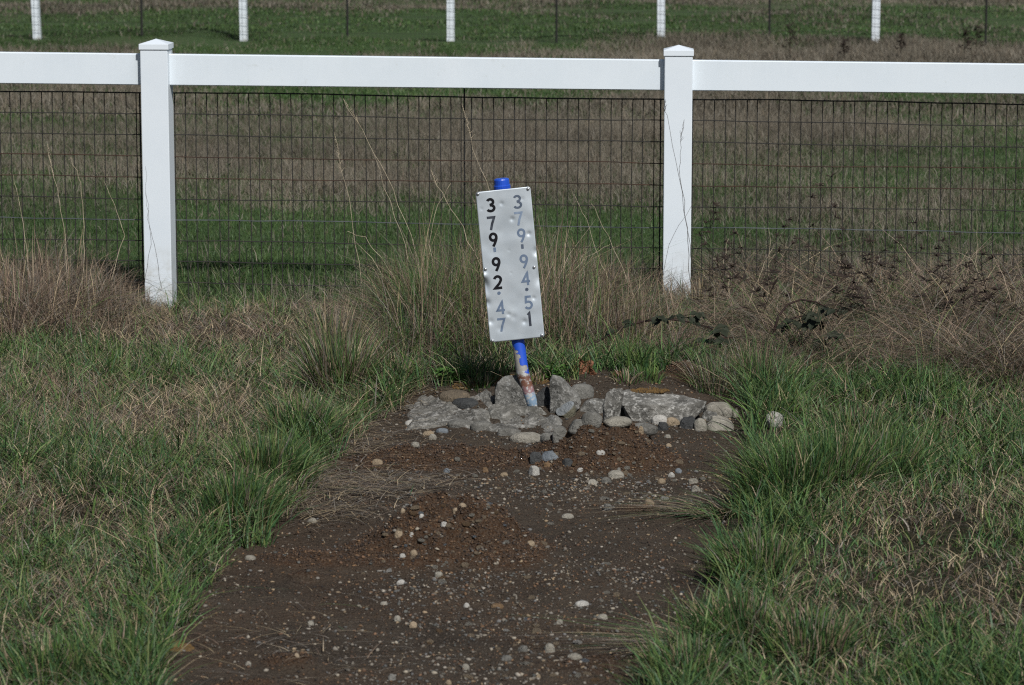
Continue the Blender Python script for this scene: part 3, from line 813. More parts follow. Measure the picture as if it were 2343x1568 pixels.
rock((1175, 1325, 150, 245), 'round', 'grey', 'smooth speckled grey stone lying behind the upright wedge', .6)
rock((965, 1065, 168, 290), 'block', 'dark', 'dark stone wedged between the pole and the upright wedge', .7)
orock([(1083, 320), (1120, 286), (1180, 261), (1202, 268), (1217, 312), (1206, 350), (1180, 360), (1130, 348)], 'olive', 'cone-shaped olive stone with bluish sky light painted on top, tipped on its side before the wedge', .7, .03, [(-.5, -.35, .8, .45)], .85, sub=4)
orock([(1376, 395), (1380, 290), (1396, 216), (1440, 188), (1486, 192), (1496, 230), (1480, 300), (1470, 395)], 'quartz', 'white-crusted lump forming the left end of the long slab', .9, .09, [(-.2, -.6, .9, .6), (.6, -.8, .1, .55)], .6)
orock([(1462, 232), (1492, 190), (1530, 176), (1600, 184), (1740, 212), (1850, 236), (1992, 268), (1988, 322), (1930, 352), (1830, 388), (1700, 398), (1548, 402), (1500, 330)], 'quartz', 'largest rock, long craggy slab tapering right with white crusts', .5, .075, [(.10, -.30, 1, .42), (.15, -1, .12, .55), (.8, -.7, .2, .70)], .5, crag=.6)
rock((1225, 1400, 235, 330), 'block', 'block', 'speckled rough rock in the hollow between wedge and long slab', .5)
rock((1245, 1372, 315, 402), 'round', 'grey', 'rounded grey stone in front of the hollow beside the long slab', .7)
rock((1375, 1548, 344, 400), 'round', 'pale', 'flat pale oval stone lying on top of the dark mound', .6)
rock((1540, 1702, 380, 445), 'round', 'grey', 'flat grey stone in front of the long slab, bedded in soil', .7)
rock((1968, 2152, 254, 358), 'round', 'pale', 'large smooth tan-grey boulder at the right end of the pile', .75)
rock((2120, 2178, 305, 358), 'round', 'pale', 'small rounded stone half hidden behind the smooth boulder', .8)
rock((1985, 2152, 340, 434), 'block', 'pale', 'pale angular stone sloping to the right below the smooth boulder', .7, roll=14)
rock((1950, 2060, 310, 380), 'block', 'block', 'rough dark stone between the smooth boulder and the long slab', .7)
rock((1820, 1925, 345, 425), 'block', 'dark', 'dark lumpy stone under the right end of the long slab', .7)
rock((1912, 1990, 355, 440), 'round', 'pale', 'white-topped stone between dark lumpy stone and pale angular stone', .7)
rock((1660, 1760, 335, 400), 'round', 'white', 'cream stone pressed against the front of the long slab', .7)
rock((1740, 1830, 350, 405), 'round', 'tan', 'pinkish tan stone right of the cream stone before the long slab', .7)
rock((1615, 1672, 330, 378), 'round', 'tan', 'small tan stone left of the cream stone before the long slab', .7)
rock((1690, 1760, 378, 436), 'block', 'dark', 'dark chip of rock below the cream stone', .7)
rock((405, 592, 183, 278), 'round', 'two', 'brown-backed cobble with a cream front in the left slab heap', .75)
rock((480, 645, 234, 305), 'round', 'dark', 'slate-grey domed cobble in front of the brown-backed cobble', .7)
slab_patch([(600, 205), (745, 195), (760, 300), (690, 330), (640, 300), (560, 245)], .016, 'slab', 'grey slab between domed cobble and angular block')
slab_patch([(195, 330), (260, 262), (400, 235), (500, 250), (560, 320), (470, 372), (380, 400), (250, 440), (165, 446), (200, 400)], .016, 'slab', 'broad sloping grey slab at the left of the pile')
slab_patch([(215, 290), (250, 238), (330, 215), (420, 225), (405, 262), (300, 285)], .016, 'slab', 'thin grey slab at the back left edge of the pile')
slab_patch([(430, 390), (480, 325), (580, 300), (700, 300), (745, 320), (760, 420), (640, 400)], .016, 'slab', 'layered dark slab below the domed cobble')
slab_patch([(640, 330), (720, 285), (860, 272), (1000, 285), (1085, 320), (1110, 360), (900, 372), (780, 400), (660, 372)], .022, 'moss', 'wide flat slab with orange moss at the foot of the pole')
slab_patch([(985, 345), (1090, 335), (1170, 362), (1185, 405), (1080, 425), (1010, 395)], .026, 'block', 'pale granite end of the flat slab by the cone-shaped stone', .016)
slab_patch([(750, 400), (850, 365), (980, 372), (1040, 410), (1020, 455), (900, 440), (800, 450)], .016, 'slab', 'dark curved slab along the front of the pile')
slab_patch([(170, 440), (200, 330), (300, 250), (560, 205), (745, 215), (1080, 300), (1185, 360), (1170, 430), (1000, 460), (760, 455), (480, 425)], .004, 'slab', 'low grey stone bed holding the left half of the rock pile together', .016)
rock((450, 598, 360, 418), 'round', 'grey', 'rounded grey cobble at the front left of the pile', .7)
rock((590, 732, 370, 434), 'round', 'grey', 'smooth pale-edged grey cobble second in the front row', .7)
rock((822, 1028, 434, 506), 'round', 'pale', 'big pale flattened cobble at the front centre of the pile', .6)
rock((748, 890, 408, 466), 'slab', 'grey', 'grey stone behind and left of the big pale cobble', .7)
rock((1072, 1182, 398, 490), 'block', 'grey', 'angular upright grey stone right of the big pale cobble', .7)
rock((1005, 1092, 445, 490), 'slab', 'grey', 'low grey stone between pale cobble and angular upright stone', .7)
rock((1168, 1285, 362, 430), 'block', 'grey', 'rough pale-spotted stone left of the dark mound top', .7)
rock((195, 275, 278, 312), 'slab', 'grey', 'small grey stone at the left tip of the slab heap', .7)
rock((200, 290, 365, 405), 'round', 'white', 'white pebble cluster stone at the far left of the pile', .6, sub=3)
rock((1752, 1792, 950, 982), 'round', 'white', 'round white stone alone at the edge of the right-hand grass', .9, disp=True, lift=.02)
# loose stones lying on the soil, each told apart
L = [((1008, 1122, 548, 610), 'slab', 'blue', 'flat blue-grey stone on the soil between the two back mounds'),
     ((942, 1022, 556, 628), 'block', 'dark', 'dark broken stone left of the flat blue-grey stone'),
     ((1126, 1202, 592, 645), 'block', 'dark', 'dark angular stone right of the flat blue-grey stone'),
     ((930, 1006, 636, 702), 'block', 'white', 'whitish angular stone below the flat blue-grey stone'),
     ((1402, 1503, 662, 718), 'round', 'pale', 'olive-grey oval stone at the foot of the back mound'),
     ((1455, 1482, 652, 678), 'round', 'grey', 'small grey nub resting on the back of the olive oval stone'),
     ((1332, 1390, 546, 574), 'round', 'white', 'white oblong stone on the slope of the right back mound'),
     ((1284, 1350, 718, 758), 'block', 'pale', 'pale green-grey stone in the gravel left of the oval stone'),
     ((1362, 1428, 705, 744), 'block', 'grey', 'grey square-edged stone in the gravel beside the pale one'),
     ((1582, 1616, 406, 452), 'round', 'tan', 'tan upright pebble on the right shoulder of the back mound'),
     ((1758, 1800, 678, 712), 'round', 'white', 'pale round pebble on the right beside a blue-grey one'),
     ((1798, 1842, 654, 688), 'round', 'blue', 'blue-grey pebble on the soil at the right'),
     ((1694, 1746, 714, 748), 'round', 'tan', 'tan pebble left of the pale round one'),
     ((1878, 1940, 712, 750), 'slab', 'pale', 'pale flat stone at the right edge of the bare soil'),
     ((1895, 1960, 755, 795), 'block', 'pale', 'pale chipped stone by the right-hand grass'),
     ((1378, 1434, 864, 908), 'block', 'grey', 'grey three-cornered stone on the flat soil'),
     ((1618, 1682, 836, 872), 'round', 'tan', 'round tan stone beside broken dry stems on the soil'),
     ((1130, 1204, 924, 954), 'round', 'pale', 'pale oblong stone right of the front mound'),
     ((8, 76, 598, 638), 'round', 'tan', 'pale tan stone among straw on the left'),
     ((238, 292, 498, 534), 'round', 'pale', 'pinkish stone left of the rock pile in the straw'),
     ((343, 392, 452, 490), 'round', 'pale', 'grey-tan round stone below the left slab'),
     ((308, 380, 432, 464), 'round', 'tan', 'tan flat stone touching the left slab'),
     ((384, 462, 416, 448), 'round', 'blue', 'grey flat pebble tucked below the left cobbles'),
     ((430, 472, 655, 686), 'round', 'blue', 'blue-grey oval pebble on the left soil'),
     ((662, 700, 648, 684), 'block', 'brown', 'brown three-sided pebble on the left soil'),
     ((765, 815, 680, 706), 'round', 'tan', 'tan oval pebble near the middle of the gravel'),
     ((1744, 1782, 508, 534), 'round', 'tan', 'cream pebble on the dark soil below the long slab'),
     ((1735, 1778, 455, 480), 'round', 'pale', 'pale pebble under the right end of the pile'),
     ((1020, 1076, 618, 652), 'block', 'brown', 'reddish brown stone under the flat blue-grey stone'),
     ((1220, 1262, 652, 680), 'round', 'white', 'small white stone in the middle gravel'),
     ((735, 785, 250, 276), 'slab', 'white', 'broken white shell-like flake on the flat slab'),
     ((712, 805, 270, 300), 'slab', 'white', 'long cream flake lying on the flat slab')]
for bx, kd, mt, lb in L:
    rock(bx, kd, mt, lb, .75, 'stone', 'stone', sub=3)
def z3(zx, zy): return ((900 + zx * .64020) * .60486, (1700 + zy * .64020) * .60486)
L3 = [((920, 975, 470, 520), 'tan', 'large tan pebble on the near slope of the front mound'), ((958, 990, 346, 378), 'tan', 'orange-tan upright pebble near the top of the front mound'),
      ((1195, 1240, 424, 452), 'white', 'white broken pebble on top of the front mound'), ((1004, 1042, 486, 514), 'white', 'cream egg-shaped pebble right of the large tan one on the mound'),
      ((1068, 1100, 378, 406), 'white', 'white pebble high on the front mound'), ((1300, 1352, 312, 342), 'tan', 'pinkish flat pebble on the crest of the front mound'),
      ((1266, 1306, 342, 368), 'tan', 'tan chip just below the crest of the front mound'), ((1700, 1755, 536, 566), 'tan', 'tan stone at the right foot of the front mound'),
      ((1908, 1985, 374, 408), 'pale', 'long pale stone on the flat soil beyond the front mound'), ((790, 856, 54, 88), 'tan', 'pale tan stone lying by the straw on the left'),
      ((408, 466, 400, 434), 'pale', 'pale stone at the left grass edge'), ((35, 104, 620, 654), 'pale', 'pale wedge stone at the left edge of the soil'),
      ((1160, 1210, 718, 756), 'pale', 'pale egg-shaped stone below the front mound'), ((934, 988, 766, 798), 'white', 'white triangular stone below the front mound'),
      ((1014, 1060, 590, 624), 'tan', 'tan lumpy stone on the lower edge of the front mound'), ((952, 992, 612, 640), 'white', 'white oval pebble at the lower edge of the front mound'),
      ((1988, 2078, 890, 926), 'white', 'long cream stone at the right of the foreground gravel'), ((2120, 2184, 968, 1004), 'pale', 'cream leaf-shaped stone at the right of the foreground'),
      ((916, 962, 978, 1020), 'pale', 'pinkish pale stone in the centre foreground'), ((1008, 1058, 1014, 1054), 'tan', 'olive tan stone in the centre foreground'),
      ((836, 884, 896, 920), 'pale', 'pale grey flat pebble in the foreground'), ((1330, 1370, 904, 934), 'white', 'white round pebble in the centre foreground'),
      ((1876, 1920, 1000, 1034), 'pale', 'pale round stone in the right foreground gravel'), ((1940, 2036, 1200, 1244), 'pale', 'large flat pale stone at the bottom right'),
      ((1648, 1712, 1152, 1194), 'grey', 'grey flat stone near the bottom of the picture'), ((1808, 1872, 1140, 1200), 'pale', 'pinkish grey stone near the bottom right'),
      ((1546, 1622, 1212, 1250), 'grey', 'grey pitted stone at the bottom centre'), ((1322, 1368, 1264, 1302), 'pale', 'speckled grey stone at the bottom centre'),
      ((884, 932, 1322, 1366), 'grey', 'smooth grey stone at the very bottom'), ((408, 448, 1008, 1040), 'pale', 'lone pale pebble on the dark left soil'),
      ((40, 78, 1248, 1276), 'pale', 'pale blue-grey pebble at the lower left'), ((330, 362, 1202, 1228), 'tan', 'orange-tan pebble by the clod of roots'),
      ((1225, 1262, 1358, 1390), 'tan', 'reddish stone at the bottom edge'), ((1758, 1790, 1324, 1354), 'tan', 'tan pebble at the lower right'),
      ((1490, 1570, 905, 936), 'brown', 'flat purplish stone bedded in the foreground soil'), ((2160, 2212, 318, 358), 'blue', 'blue-grey three-sided stone on the right soil')]
for (x0, x1, y0, y1), mt, lb in L3:
    a = z3(x0, y0); b2 = z3(x1, y1)
    rock((a[0], b2[0], a[1], b2[1]), 'round' if mt != 'grey' else 'slab', mt, lb, .8, 'stone', 'stone', disp=True, sub=3)

# ---- loose pebbles: a dozen shapes copied about, the rest is gravel
peb = [raw_mesh('pebble', (lambda VF: VF[0])(rock_verts(900 + i, 3, 'round' if i % 2 else 'block')), ico(3)[1].ravel(), np.arange(len(ico(3)[1])) * 3, smooth=True) for i in range(8)]
REG = [('on the front mound of loose soil', lambda: (random.gauss(1040, 85), random.uniform(1150, 1300)), 55),
       ('on the right back mound below the rocks', lambda: (random.gauss(1400, 75), random.uniform(985, 1085)), 40),
       ('in the strip of gravel between the mounds', lambda: (random.gauss(1300, 150), random.gauss(1110, 28)), 70),
       ('on the left soil below the rock pile', lambda: (random.uniform(820, 1150), random.uniform(990, 1130)), 40),
       ('on the flat soil in the foreground', lambda: (random.gauss(1180, 230), random.uniform(1290, 1560)), 95)]
CLS = [('tan', 'small tan rounded pebble', 'pebble', .42), ('pale', 'small pale grey pebble', 'pebble', .28), ('white', 'small white pebble', 'pebble', .06), ('blue', 'small bluish grey pebble', 'pebble', .12), ('brown', 'small rusty brown pebble', 'pebble', .12)]
pm = {}
for where, fn, cnt in REG:
    for _ in range(cnt):
        for tries in range(20):
            px, py = fn(); q = flat_hit(px, py)
            if soil_sd(np.array([q[0]]), np.array([q[1]]))[0] > .05: break
        g = hit(px, py); r = random.random(); acc = 0
        for mk, lb, ct, pr in CLS:
            acc += pr
            if r <= acc: break
        i = random.randrange(8)
        if (i, mk) not in pm:
            me = peb[i].copy(); me.materials.append(RM[mk]); pm[(i, mk)] = me
        o = bpy.data.objects.new('pebble', pm[(i, mk)]); col.objects.link(o)
        s = .0042 + .0085 * random.random() ** 2.6
        o.scale = (s * random.uniform(.9, 1.5), s * random.uniform(.8, 1.2), s * random.uniform(.55, .8))
        o.rotation_euler = (random.uniform(-.3, .3), random.uniform(-.3, .3), random.uniform(0, 6.28))
        o.location = (g.x, g.y, g.z + s * .05)
        tag(o, lb + ' lying ' + where, ct, 'pebbles ' + where)
def debris(name, n, sampler, smin, smax, pw, pal, label_kind, sub=1, sink=.3, flat=.75):
    V0, Fc = ico(sub); P = sampler(n); n = len(P)
    s = smin + (smax - smin) * rng.random(n) ** pw
    J = 1 + .28 * rng.normal(size=(n, len(V0), 1)).clip(-1.5, 1.5)
    th = rng.random(n) * 6.283; c, s_ = np.cos(th), np.sin(th)
    D = np.stack([s * rng.uniform(.85, 1.6, n), s * rng.uniform(.75, 1.1, n), s * rng.uniform(.5, flat + .2, n)], 1)
    V = V0[None] * J * D[:, None, :]
    x = V[..., 0] * c[:, None] - V[..., 1] * s_[:, None]; y = V[..., 0] * s_[:, None] + V[..., 1] * c[:, None]
    W = np.stack([x + P[:, 0:1], y + P[:, 1:2], V[..., 2] + P[:, 2:3] + (s * sink)[:, None]], -1).reshape(-1, 3)
    L = (np.arange(n)[:, None, None] * len(V0) + Fc[None]).reshape(-1)
    pal = np.array(pal); cc = pal[rng.integers(0, len(pal), n)] * rng.uniform(.5, 1.15, (n, 1))
    C = np.ones((n, len(V0), 4)); C[:, :, :3] = cc[:, None, :]
    return raw_mesh(name, W, L, np.arange(n * len(Fc)) * 3, C.reshape(-1, 4), smooth=True)
def soil_sampler(dens_fn):
    def f(n):
        out = []
        tot = 0
        while tot < n:
            x = rng.uniform(-1.6, 1.2, n); y = rng.uniform(7.0, 12.0, n)
            k = (soil_sd(x, y) > -.03) & (rng.random(n) < dens_fn(x, y))
            out.append(np.stack([x[k], y[k]], 1)); tot += k.sum()
        p = np.concatenate(out)[:n]
        return np.column_stack([p, H(p[:, 0], p[:, 1])])
    return f
m, n, b = mat('gravel_stone'); a = N(n, 'ShaderNodeVertexColor', layer_name='Col'); n.links.new(a.outputs[0], b.inputs['Base Color']); b.inputs['Roughness'].default_value = .85; M_GRAVEL = m
gc = flat_hit(1290, 1105)
def gdens(x, y):
    d = .16 + .84 * np.exp(-((x - gc[0]) / .5) ** 2 - ((y - gc[1]) / .25) ** 2)
    fx = sstep(-.75, -.05, x) * sstep(.75, .35, x)
    d = np.maximum(d, .6 * np.exp(-((x - RC[0]) / .62) ** 2 - ((y - RC[1] + .1) / .38) ** 2))
    d = np.maximum(d, .75 * fx * sstep(9.2, 8.4, y))
    return np.clip(d * (.15 + 1.5 * fbm(x, y, 3.1, 3) ** 2 * 2), 0, 1)
PAL = [(0.227, 0.168, 0.104), (0.168, 0.152, 0.13), (0.252, 0.22, 0.17), (0.118, 0.116, 0.111), (0.143, 0.08, 0.044), (0.092, 0.092, 0.081), (0.185, 0.164, 0.133), (0.134, 0.116, 0.092), (0.252, 0.224, 0.185), (0.067, 0.066, 0.061), (0.109, 0.092, 0.074)]
tag(obj('gravel', debris('gravel', 11000, soil_sampler(gdens), .0011, .0064, 3.0, PAL, 0), M_GRAVEL), 'fine mixed gravel scattered over the bare soil', 'gravel', kind='stuff')
def cdens(x, y): return np.clip(.07 + 1.1 * sstep(.006, .04, mound(x, y)), 0, 1)
PALC = [(.040, .023, .012), (.060, .034, .018), (.14, .080, .038), (.10, .055, .026), (.030, .019, .012), (.045, .027, .016), (.062, .036, .020), (.022, .015, .011), (.095, .054, .028), (.05, .03, .018)]
tag(obj('soil_crumbs', debris('soil_crumbs', 60000, soil_sampler(cdens), .0009, .0050, 4.5, PALC, 0, flat=.9), M_GRAVEL), 'dark crumbly soil clods heaped on the mounds', 'soil', kind='stuff')

# ------------------------------------------------------------------ grass
GREEN = np.array([(.054, .112, .034), (.042, .096, .038), (.080, .140, .034), (.096, .158, .056), (.036, .074, .028), (.120, .150, .052)])
STRAW = np.array([(.32, .25, .155), (.26, .205, .125), (.40, .32, .205), (.21, .165, .105), (.30, .245, .17)])
BROWN = np.array([(.15, .105, .075), (.20, .145, .105), (.12, .09, .065), (.24, .18, .135), (.085, .064, .048)])
FIELDB = np.array([(.160, .142, .108), (.20, .180, .140), (.130, .118, .090), (.225, .20, .155), (.15, .140, .112)])
GREYB = np.array([(.145, .13, .11), (.18, .16, .135), (.11, .10, .085), (.21, .185, .155)])
def pick(pal, n): return pal[rng.integers(0, len(pal), n)] * rng.uniform(.75, 1.25, (n, 1))
def colors(n, pg, ps, pb):
    """probabilities of green, straw, brown; the rest is grey-brown"""
    r = rng.random(n); c = pick(GREYB, n)
    k = r < pg; c[k] = pick(GREEN, k.sum())
    k2 = (~k) & (r < pg + ps); c[k2] = pick(STRAW, k2.sum())
    k3 = (~k) & (~k2) & (r < pg + ps + pb); c[k3] = pick(BROWN, k3.sum())
    return c
def clump_colors(idx, pg, ps, pb, keep=.6):
    """blades mostly take their clump's colour family"""
    nC = idx.max() + 1; n = len(idx)
    rc = rng.random(nC)[idx]; r = np.where(rng.random(n) < keep, rc, rng.random(n)); c = pick(GREYB, n)
    k = r < pg; c[k] = pick(GREEN, k.sum())
    k2 = (~k) & (r < pg + ps); c[k2] = pick(STRAW, k2.sum())
    k3 = (~k) & (~k2) & (r < pg + ps + pb); c[k3] = pick(BROWN, k3.sum())
    return c * (.75 + .5 * rng.random(nC))[idx][:, None]
def wedge(n, y0, y1, mx=1.14, pad=.4):
    y = rng.uniform(y0, y1, int(n * 2.2)); hw = .1727 * y * mx + pad; hm = .1727 * y1 * mx + pad
    y = y[rng.random(len(y)) < hw / hm][:n]
    return rng.uniform(-1, 1, len(y)) * (.1727 * y * mx + pad), y
def clumped(x, y, per, rad):
    """blades round clump centres: returns positions, outward direction, clump index"""
    n = len(x); idx = np.repeat(np.arange(n), per)
    a = rng.random(len(idx)) * 6.283; r = rad * np.sqrt(rng.random(len(idx)))
    return x[idx] + np.cos(a) * r, y[idx] + np.sin(a) * r, a, idx, r / rad

def dry_amt(x, y):
    st = np.interp(x, [-2.5, -.9, -.45, .2, .8, 2.6], [12.85, 12.95, 12.35, 12.05, 11.95, 11.85])
    return sstep(-.25, .25, y - st + .9 * (fbm(x, y, 2.2, 3) - .5))
# -- foreground turf
x, y = wedge(24000, 6.7, 13.7)
sd = soil_sd(x, y); dr = dry_amt(x, y)
edge = sd + .16 * (fbm(x, y, 5, 3) - .5)
ws = hit(1772, 985); nearstone = (np.abs(x - ws.x) < .075) & (y > ws.y - .6) & (y < ws.y + .05)
k = (edge < -.005) & (rng.random(len(x)) > dr * .65) & ~nearstone
x, y, sd, dr = x[k], y[k], sd[k], dr[k]
bx, by, a, idx, rr = clumped(x, y, 11, .036)
sdc = sd[idx]; drc = dr[idx]
n_ = len(bx)
patch = fbm(bx, by, 1.5, 3); patch2 = fbm(bx + 9, by, 4, 2)
edgez = np.exp(-(np.abs(sdc) / .16) ** 2)                        # long lush grass along the path
right = sstep(.3, .8, bx) * sstep(11.6, 10.4, by) * sstep(8.4, 9.3, by)
lz_ = flat_hit(1990, 1290); lowz = np.exp(-((bx - lz_[0]) / .42) ** 2 - ((by - lz_[1]) / .42) ** 2) + .7 * sstep(.45, .75, fbm(bx + 5, by + 2, 1.1, 2)) * (1 - edgez)
lowz = np.clip(lowz, 0, 1)
hgt = .045 + .06 * rng.random(n_) + .07 * edgez * rng.random(n_) + .05 * sstep(.45, .7, patch) * rng.random(n_) + .035 * right
hgt *= np.where(rng.random(n_) < .06, 1.5, 1) * rng.uniform(.5, 1.6, idx.max() + 1)[idx] * (1 - .5 * lowz)
mid = np.exp(-((by - 11.0) / 1.1) ** 2) * (bx < -.3)
pg = np.clip(.66 - .08 * (bx < -.2) + 1.3 * (patch - .5) + .18 * edgez + .28 * right - .30 * mid - .45 * drc + .12 * (by < 9) - .38 * lowz, .05, .94)
ci = clump_colors(idx, pg, (1 - pg) * .55, (1 - pg) * .22, .45)
strawy = ci[:, 0] > ci[:, 1]
bend = np.abs(rng.normal(.45, .3, n_)) + .25 * rr + np.where(strawy, .9 * rng.random(n_), 0)
bd = np.where(rng.random(n_) < .5, a, (rng.random(idx.max() + 1) * 6.283)[idx]) + rng.normal(0, .5, n_)
wd = rng.uniform(.0026, .0058, n_) * np.where(strawy, .68, 1)
wd = wd * np.where(rng.random(n_) < .05, 1.7, 1)
keepb = rng.random(n_) > .45 * lowz
bx, by, hgt, wd, bend, bd, ci = bx[keepb], by[keepb], hgt[keepb], wd[keepb], bend[keepb], bd[keepb], ci[keepb]; n_ = len(bx)
P = np.column_stack([bx, by, H(bx, by) - .004])
tag(obj('grass', blade_mesh('grass', P, hgt, wd, rng.random(n_) * 3.14, bend, bd, ci, 3), M_GRASS), 'green and straw-coloured turf either side of the bare soil', 'grass', kind='stuff')
# sprinkle of thin dead thatch lying in the turf
x, y = wedge(46000, 6.8, 13.6)
sd = soil_sd(x, y); k = (sd < -.02) & (rng.random(len(x)) < (.12 + .6 * fbm(x, y, 2.5, 3)) * np.where(x > .3, .6, 1)); x, y = x[k], y[k]; n_ = len(x)
P = np.column_stack([x, y, H(x, y) + rng.uniform(.005, .06, n_)])
tag(obj('thatch', blade_mesh('thatch', P, rng.uniform(.03, .10, n_), rng.uniform(.0018, .0034, n_), rng.random(n_) * 3.14, rng.uniform(.8, 2.2, n_), rng.random(n_) * 6.283, colors(n_, .05, .52, .25), 2), M_STRAW), 'dead straw lying through the turf', 'straw', kind='stuff')

# -- dry tangle along the near fence
x, y = wedge(26000, 11.6, 14.5, 1.15, .5)
dr = dry_amt(x, y)
back = np.interp(x, [-2.6, -1.75, -1.55, -.5, .4, .7, 2.6], [14.15, 14.1, 13.85, 13.9, 14.1, 14.35, 14.4])
hol = fbm(x + 3, y, 3.6, 2)
k = (rng.random(len(x)) < dr * np.where((hol < .47) & (x > .5), .3, 1)) & (y < back + .15 * rng.normal(size=len(x)))
x, y = x[k], y[k]; bx, by, a, idx, rr = clumped(x, y, 8, .06); n_ = len(bx)
hm = np.interp(bx, [-2.8, -2.0, -1.78, -1.6, -1.3, -.7, -.4, .1, .3, .7, .85, 1.2, 2.8], [.25, .25, .12, .035, .045, .10, .32, .36, .30, .18, .17, .26, .29]) * (.55 + .9 * fbm(bx, by, 2.6, 3))
hgt = hm * rng.uniform(.35, 1.25, n_) * rng.uniform(.45, 1.5, idx.max() + 1)[idx]
pg = np.clip(np.interp(bx, [-2.5, -1, -.45, .1, .4, 1, 2.5], [.04, .06, .42, .36, .22, .16, .10]) + .2 * (fbm(bx, by, 3, 2) - .5), .02, .6)
ci = clump_colors(idx, pg, (1 - pg) * .17, (1 - pg) * .62, .5)
bend = np.abs(rng.normal(.95, .7, n_)) + np.where((bx < -.7) & (bx > -1.6), .5, 0) + np.where(bx > .8, .45, 0) - np.where((bx > -.6) & (bx < .6), .35, 0)
P = np.column_stack([bx, by, H(bx, by) - .004])
bend = np.abs(bend)
tag(obj('dry_grass', blade_mesh('dry_grass', P, hgt, rng.uniform(.0020, .0044, n_), rng.random(n_) * 3.14, bend, np.where(rng.random(n_) < .6, (rng.random(idx.max() + 1) * 6.283)[idx], a) + rng.normal(0, .6, n_), ci, 3), M_STRAW), 'tangled brown dead grass along the foot of the near fence', 'dry grass', kind='stuff')

# -- the field behind the fence
def field(name, n0, y0, y1, per, rad, wmin, wmax, hs, label):
    x, y = wedge(n0, y0, y1, 1.12, .6)
    bx, by, a, idx, rr = clumped(x, y, per, rad); n_ = len(bx)
    pg = field_green(bx, by)
    isg = np.where(rng.random(n_) < .5, rng.random(n_), rng.random(len(x))[idx]) < pg
    ci = np.where(isg[:, None], pick(GREEN, n_) * .82, np.where((rng.random(n_) < .08)[:, None], pick(STRAW, n_) * .7, np.where((rng.random(n_) < .88)[:, None], pick(FIELDB, n_), pick(BROWN, n_)))) * (.38 + 1.25 * fbm(bx, by * .7, .8, 3))[:, None]
    flat_c = np.where(isg[:, None], np.array([.054, .094, .030]), np.array([.138, .121, .092]))
    ci = ci * .5 + flat_c * .5
    hgt = np.where(isg, rng.uniform(.03, .085, n_), rng.uniform(.05, .16, n_)) * hs * (.6 + .8 * fbm(bx, by, .9, 3)) * (1 - .45 * pg) * np.where(by < 15.3, 1.9, 1)
    P = np.column_stack([bx, by, H(bx, by) - .005])
    tag(obj(name, blade_mesh(name, P, hgt, rng.uniform(wmin, wmax, n_), rng.random(n_) * 3.14, np.abs(rng.normal(.6, .45, n_)), rng.random(n_) * 6.283, ci, 2), M_GRASS), label, 'grass', kind='stuff')
field('field_grass', 56000, 13.9, 24, 8, .06, .0024, .0050, 1.0, 'brown and green rough grass of the field right behind the mesh')
field('meadow_grass', 46000, 24, 35.5, 7, .10, .005, .010, 1.1, 'brown and green rough grass in the middle of the field')
field('pasture_grass', 42000, 35.5, 56, 6, .18, .009, .02, 1.0, 'dark green pasture beyond the distant fence')

# -- straw lying on the soil by the left edge and loose twigs
def lying(name, pts, lens, ang, wd, ci, label, lift=.004):
    n_ = len(pts); P = np.column_stack([pts, H(pts[:, 0], pts[:, 1]) + lift + rng.random(n_) * .012])
    tag(obj(name, blade_mesh(name, P, lens * .14, wd, ang + 1.57, np.full(n_, 6.5), ang, ci, 3), M_STRAW), label, 'straw', kind='stuff')
cs = [((790, 1105), .17, .12, 800), ((770, 1010), .12, .15, 520), ((870, 935), .15, .08, 480), ((700, 1165), .11, .07, 320), ((900, 1095), .16, .05, 140)]
pts = []
for (px, py), sx_, sy_, c_ in cs:
    q = flat_hit(px, py); pts.append(np.column_stack([rng.normal(q[0], sx_, c_), rng.normal(q[1], sy_ * 1.3, c_)]))
q = flat_hit(640, 1470); pts.append(np.column_stack([rng.normal(q[0], .22, 90), rng.normal(q[1], .25, 90)]))
pts = np.concatenate(pts); n_ = len(pts)
lying('straw', pts, rng.uniform(.05, .22, n_), rng.normal(.05, .95, n_) + np.where(rng.random(n_) < .5, 0, 3.14), rng.uniform(.0016, .0032, n_), colors(n_, .02, .36, .22), 'flattened grey straw spread over the left edge of the soil')
# spread of scattered bits over all soil
px_ = soil_sampler(lambda x, y: .5 + 0 * x)(260)[:, :2]; n_ = len(px_)
lying('plant_litter', px_, rng.uniform(.03, .13, n_), rng.random(n_) * 6.28, rng.uniform(.0010, .0019, n_), colors(n_, 0, .45, .35), 'loose dry stems littering the bare soil', .002)

# -- tussocks: each a plant of its own
def tussock(px, py, n_, rad, h, green, label, straw=.5, wd=(.003, .0062), bend=.5, ry=None, name='grass_tussock', skew=(0, 0)):
    g = hit(px, py); ry = ry or rad
    a = rng.random(n_) * 6.283; r = np.sqrt(rng.random(n_))
    lx = np.cos(a) * r * rad * .6; ly = np.sin(a) * r * ry * .6
    lz = H(g.x + lx, g.y + ly) - g.z - .005
    hh = h * rng.uniform(.4, 1.1, n_) * (1 - .25 * r)
    vx = np.cos(a) * r + skew[0] + rng.normal(0, .35, n_); vy = np.sin(a) * r + skew[1] + rng.normal(0, .35, n_)
    bd = np.arctan2(vy, vx); bn = bend * np.hypot(vx, vy) * rng.uniform(.5, 1.5, n_)
    ci = colors(n_, green, (1 - green) * straw, (1 - green) * (1 - straw) * .6)
    o = obj(name, blade_mesh(name, np.column_stack([lx, ly, lz]), hh, rng.uniform(*wd, n_), rng.random(n_) * 3.14, bn, bd, ci, 4), M_GRASS, None, g)
    tag(o, label, 'grass tussock'); return o
tussock(1800, 1150, 1100, .22, .26, .90, 'dense green tussock right of the gravel, leaning over the soil', skew=(-.35, -.1))
tussock(1890, 1120, 1000, .24, .27, .90, 'tall green tussock in the right grass behind the dense leaning one')
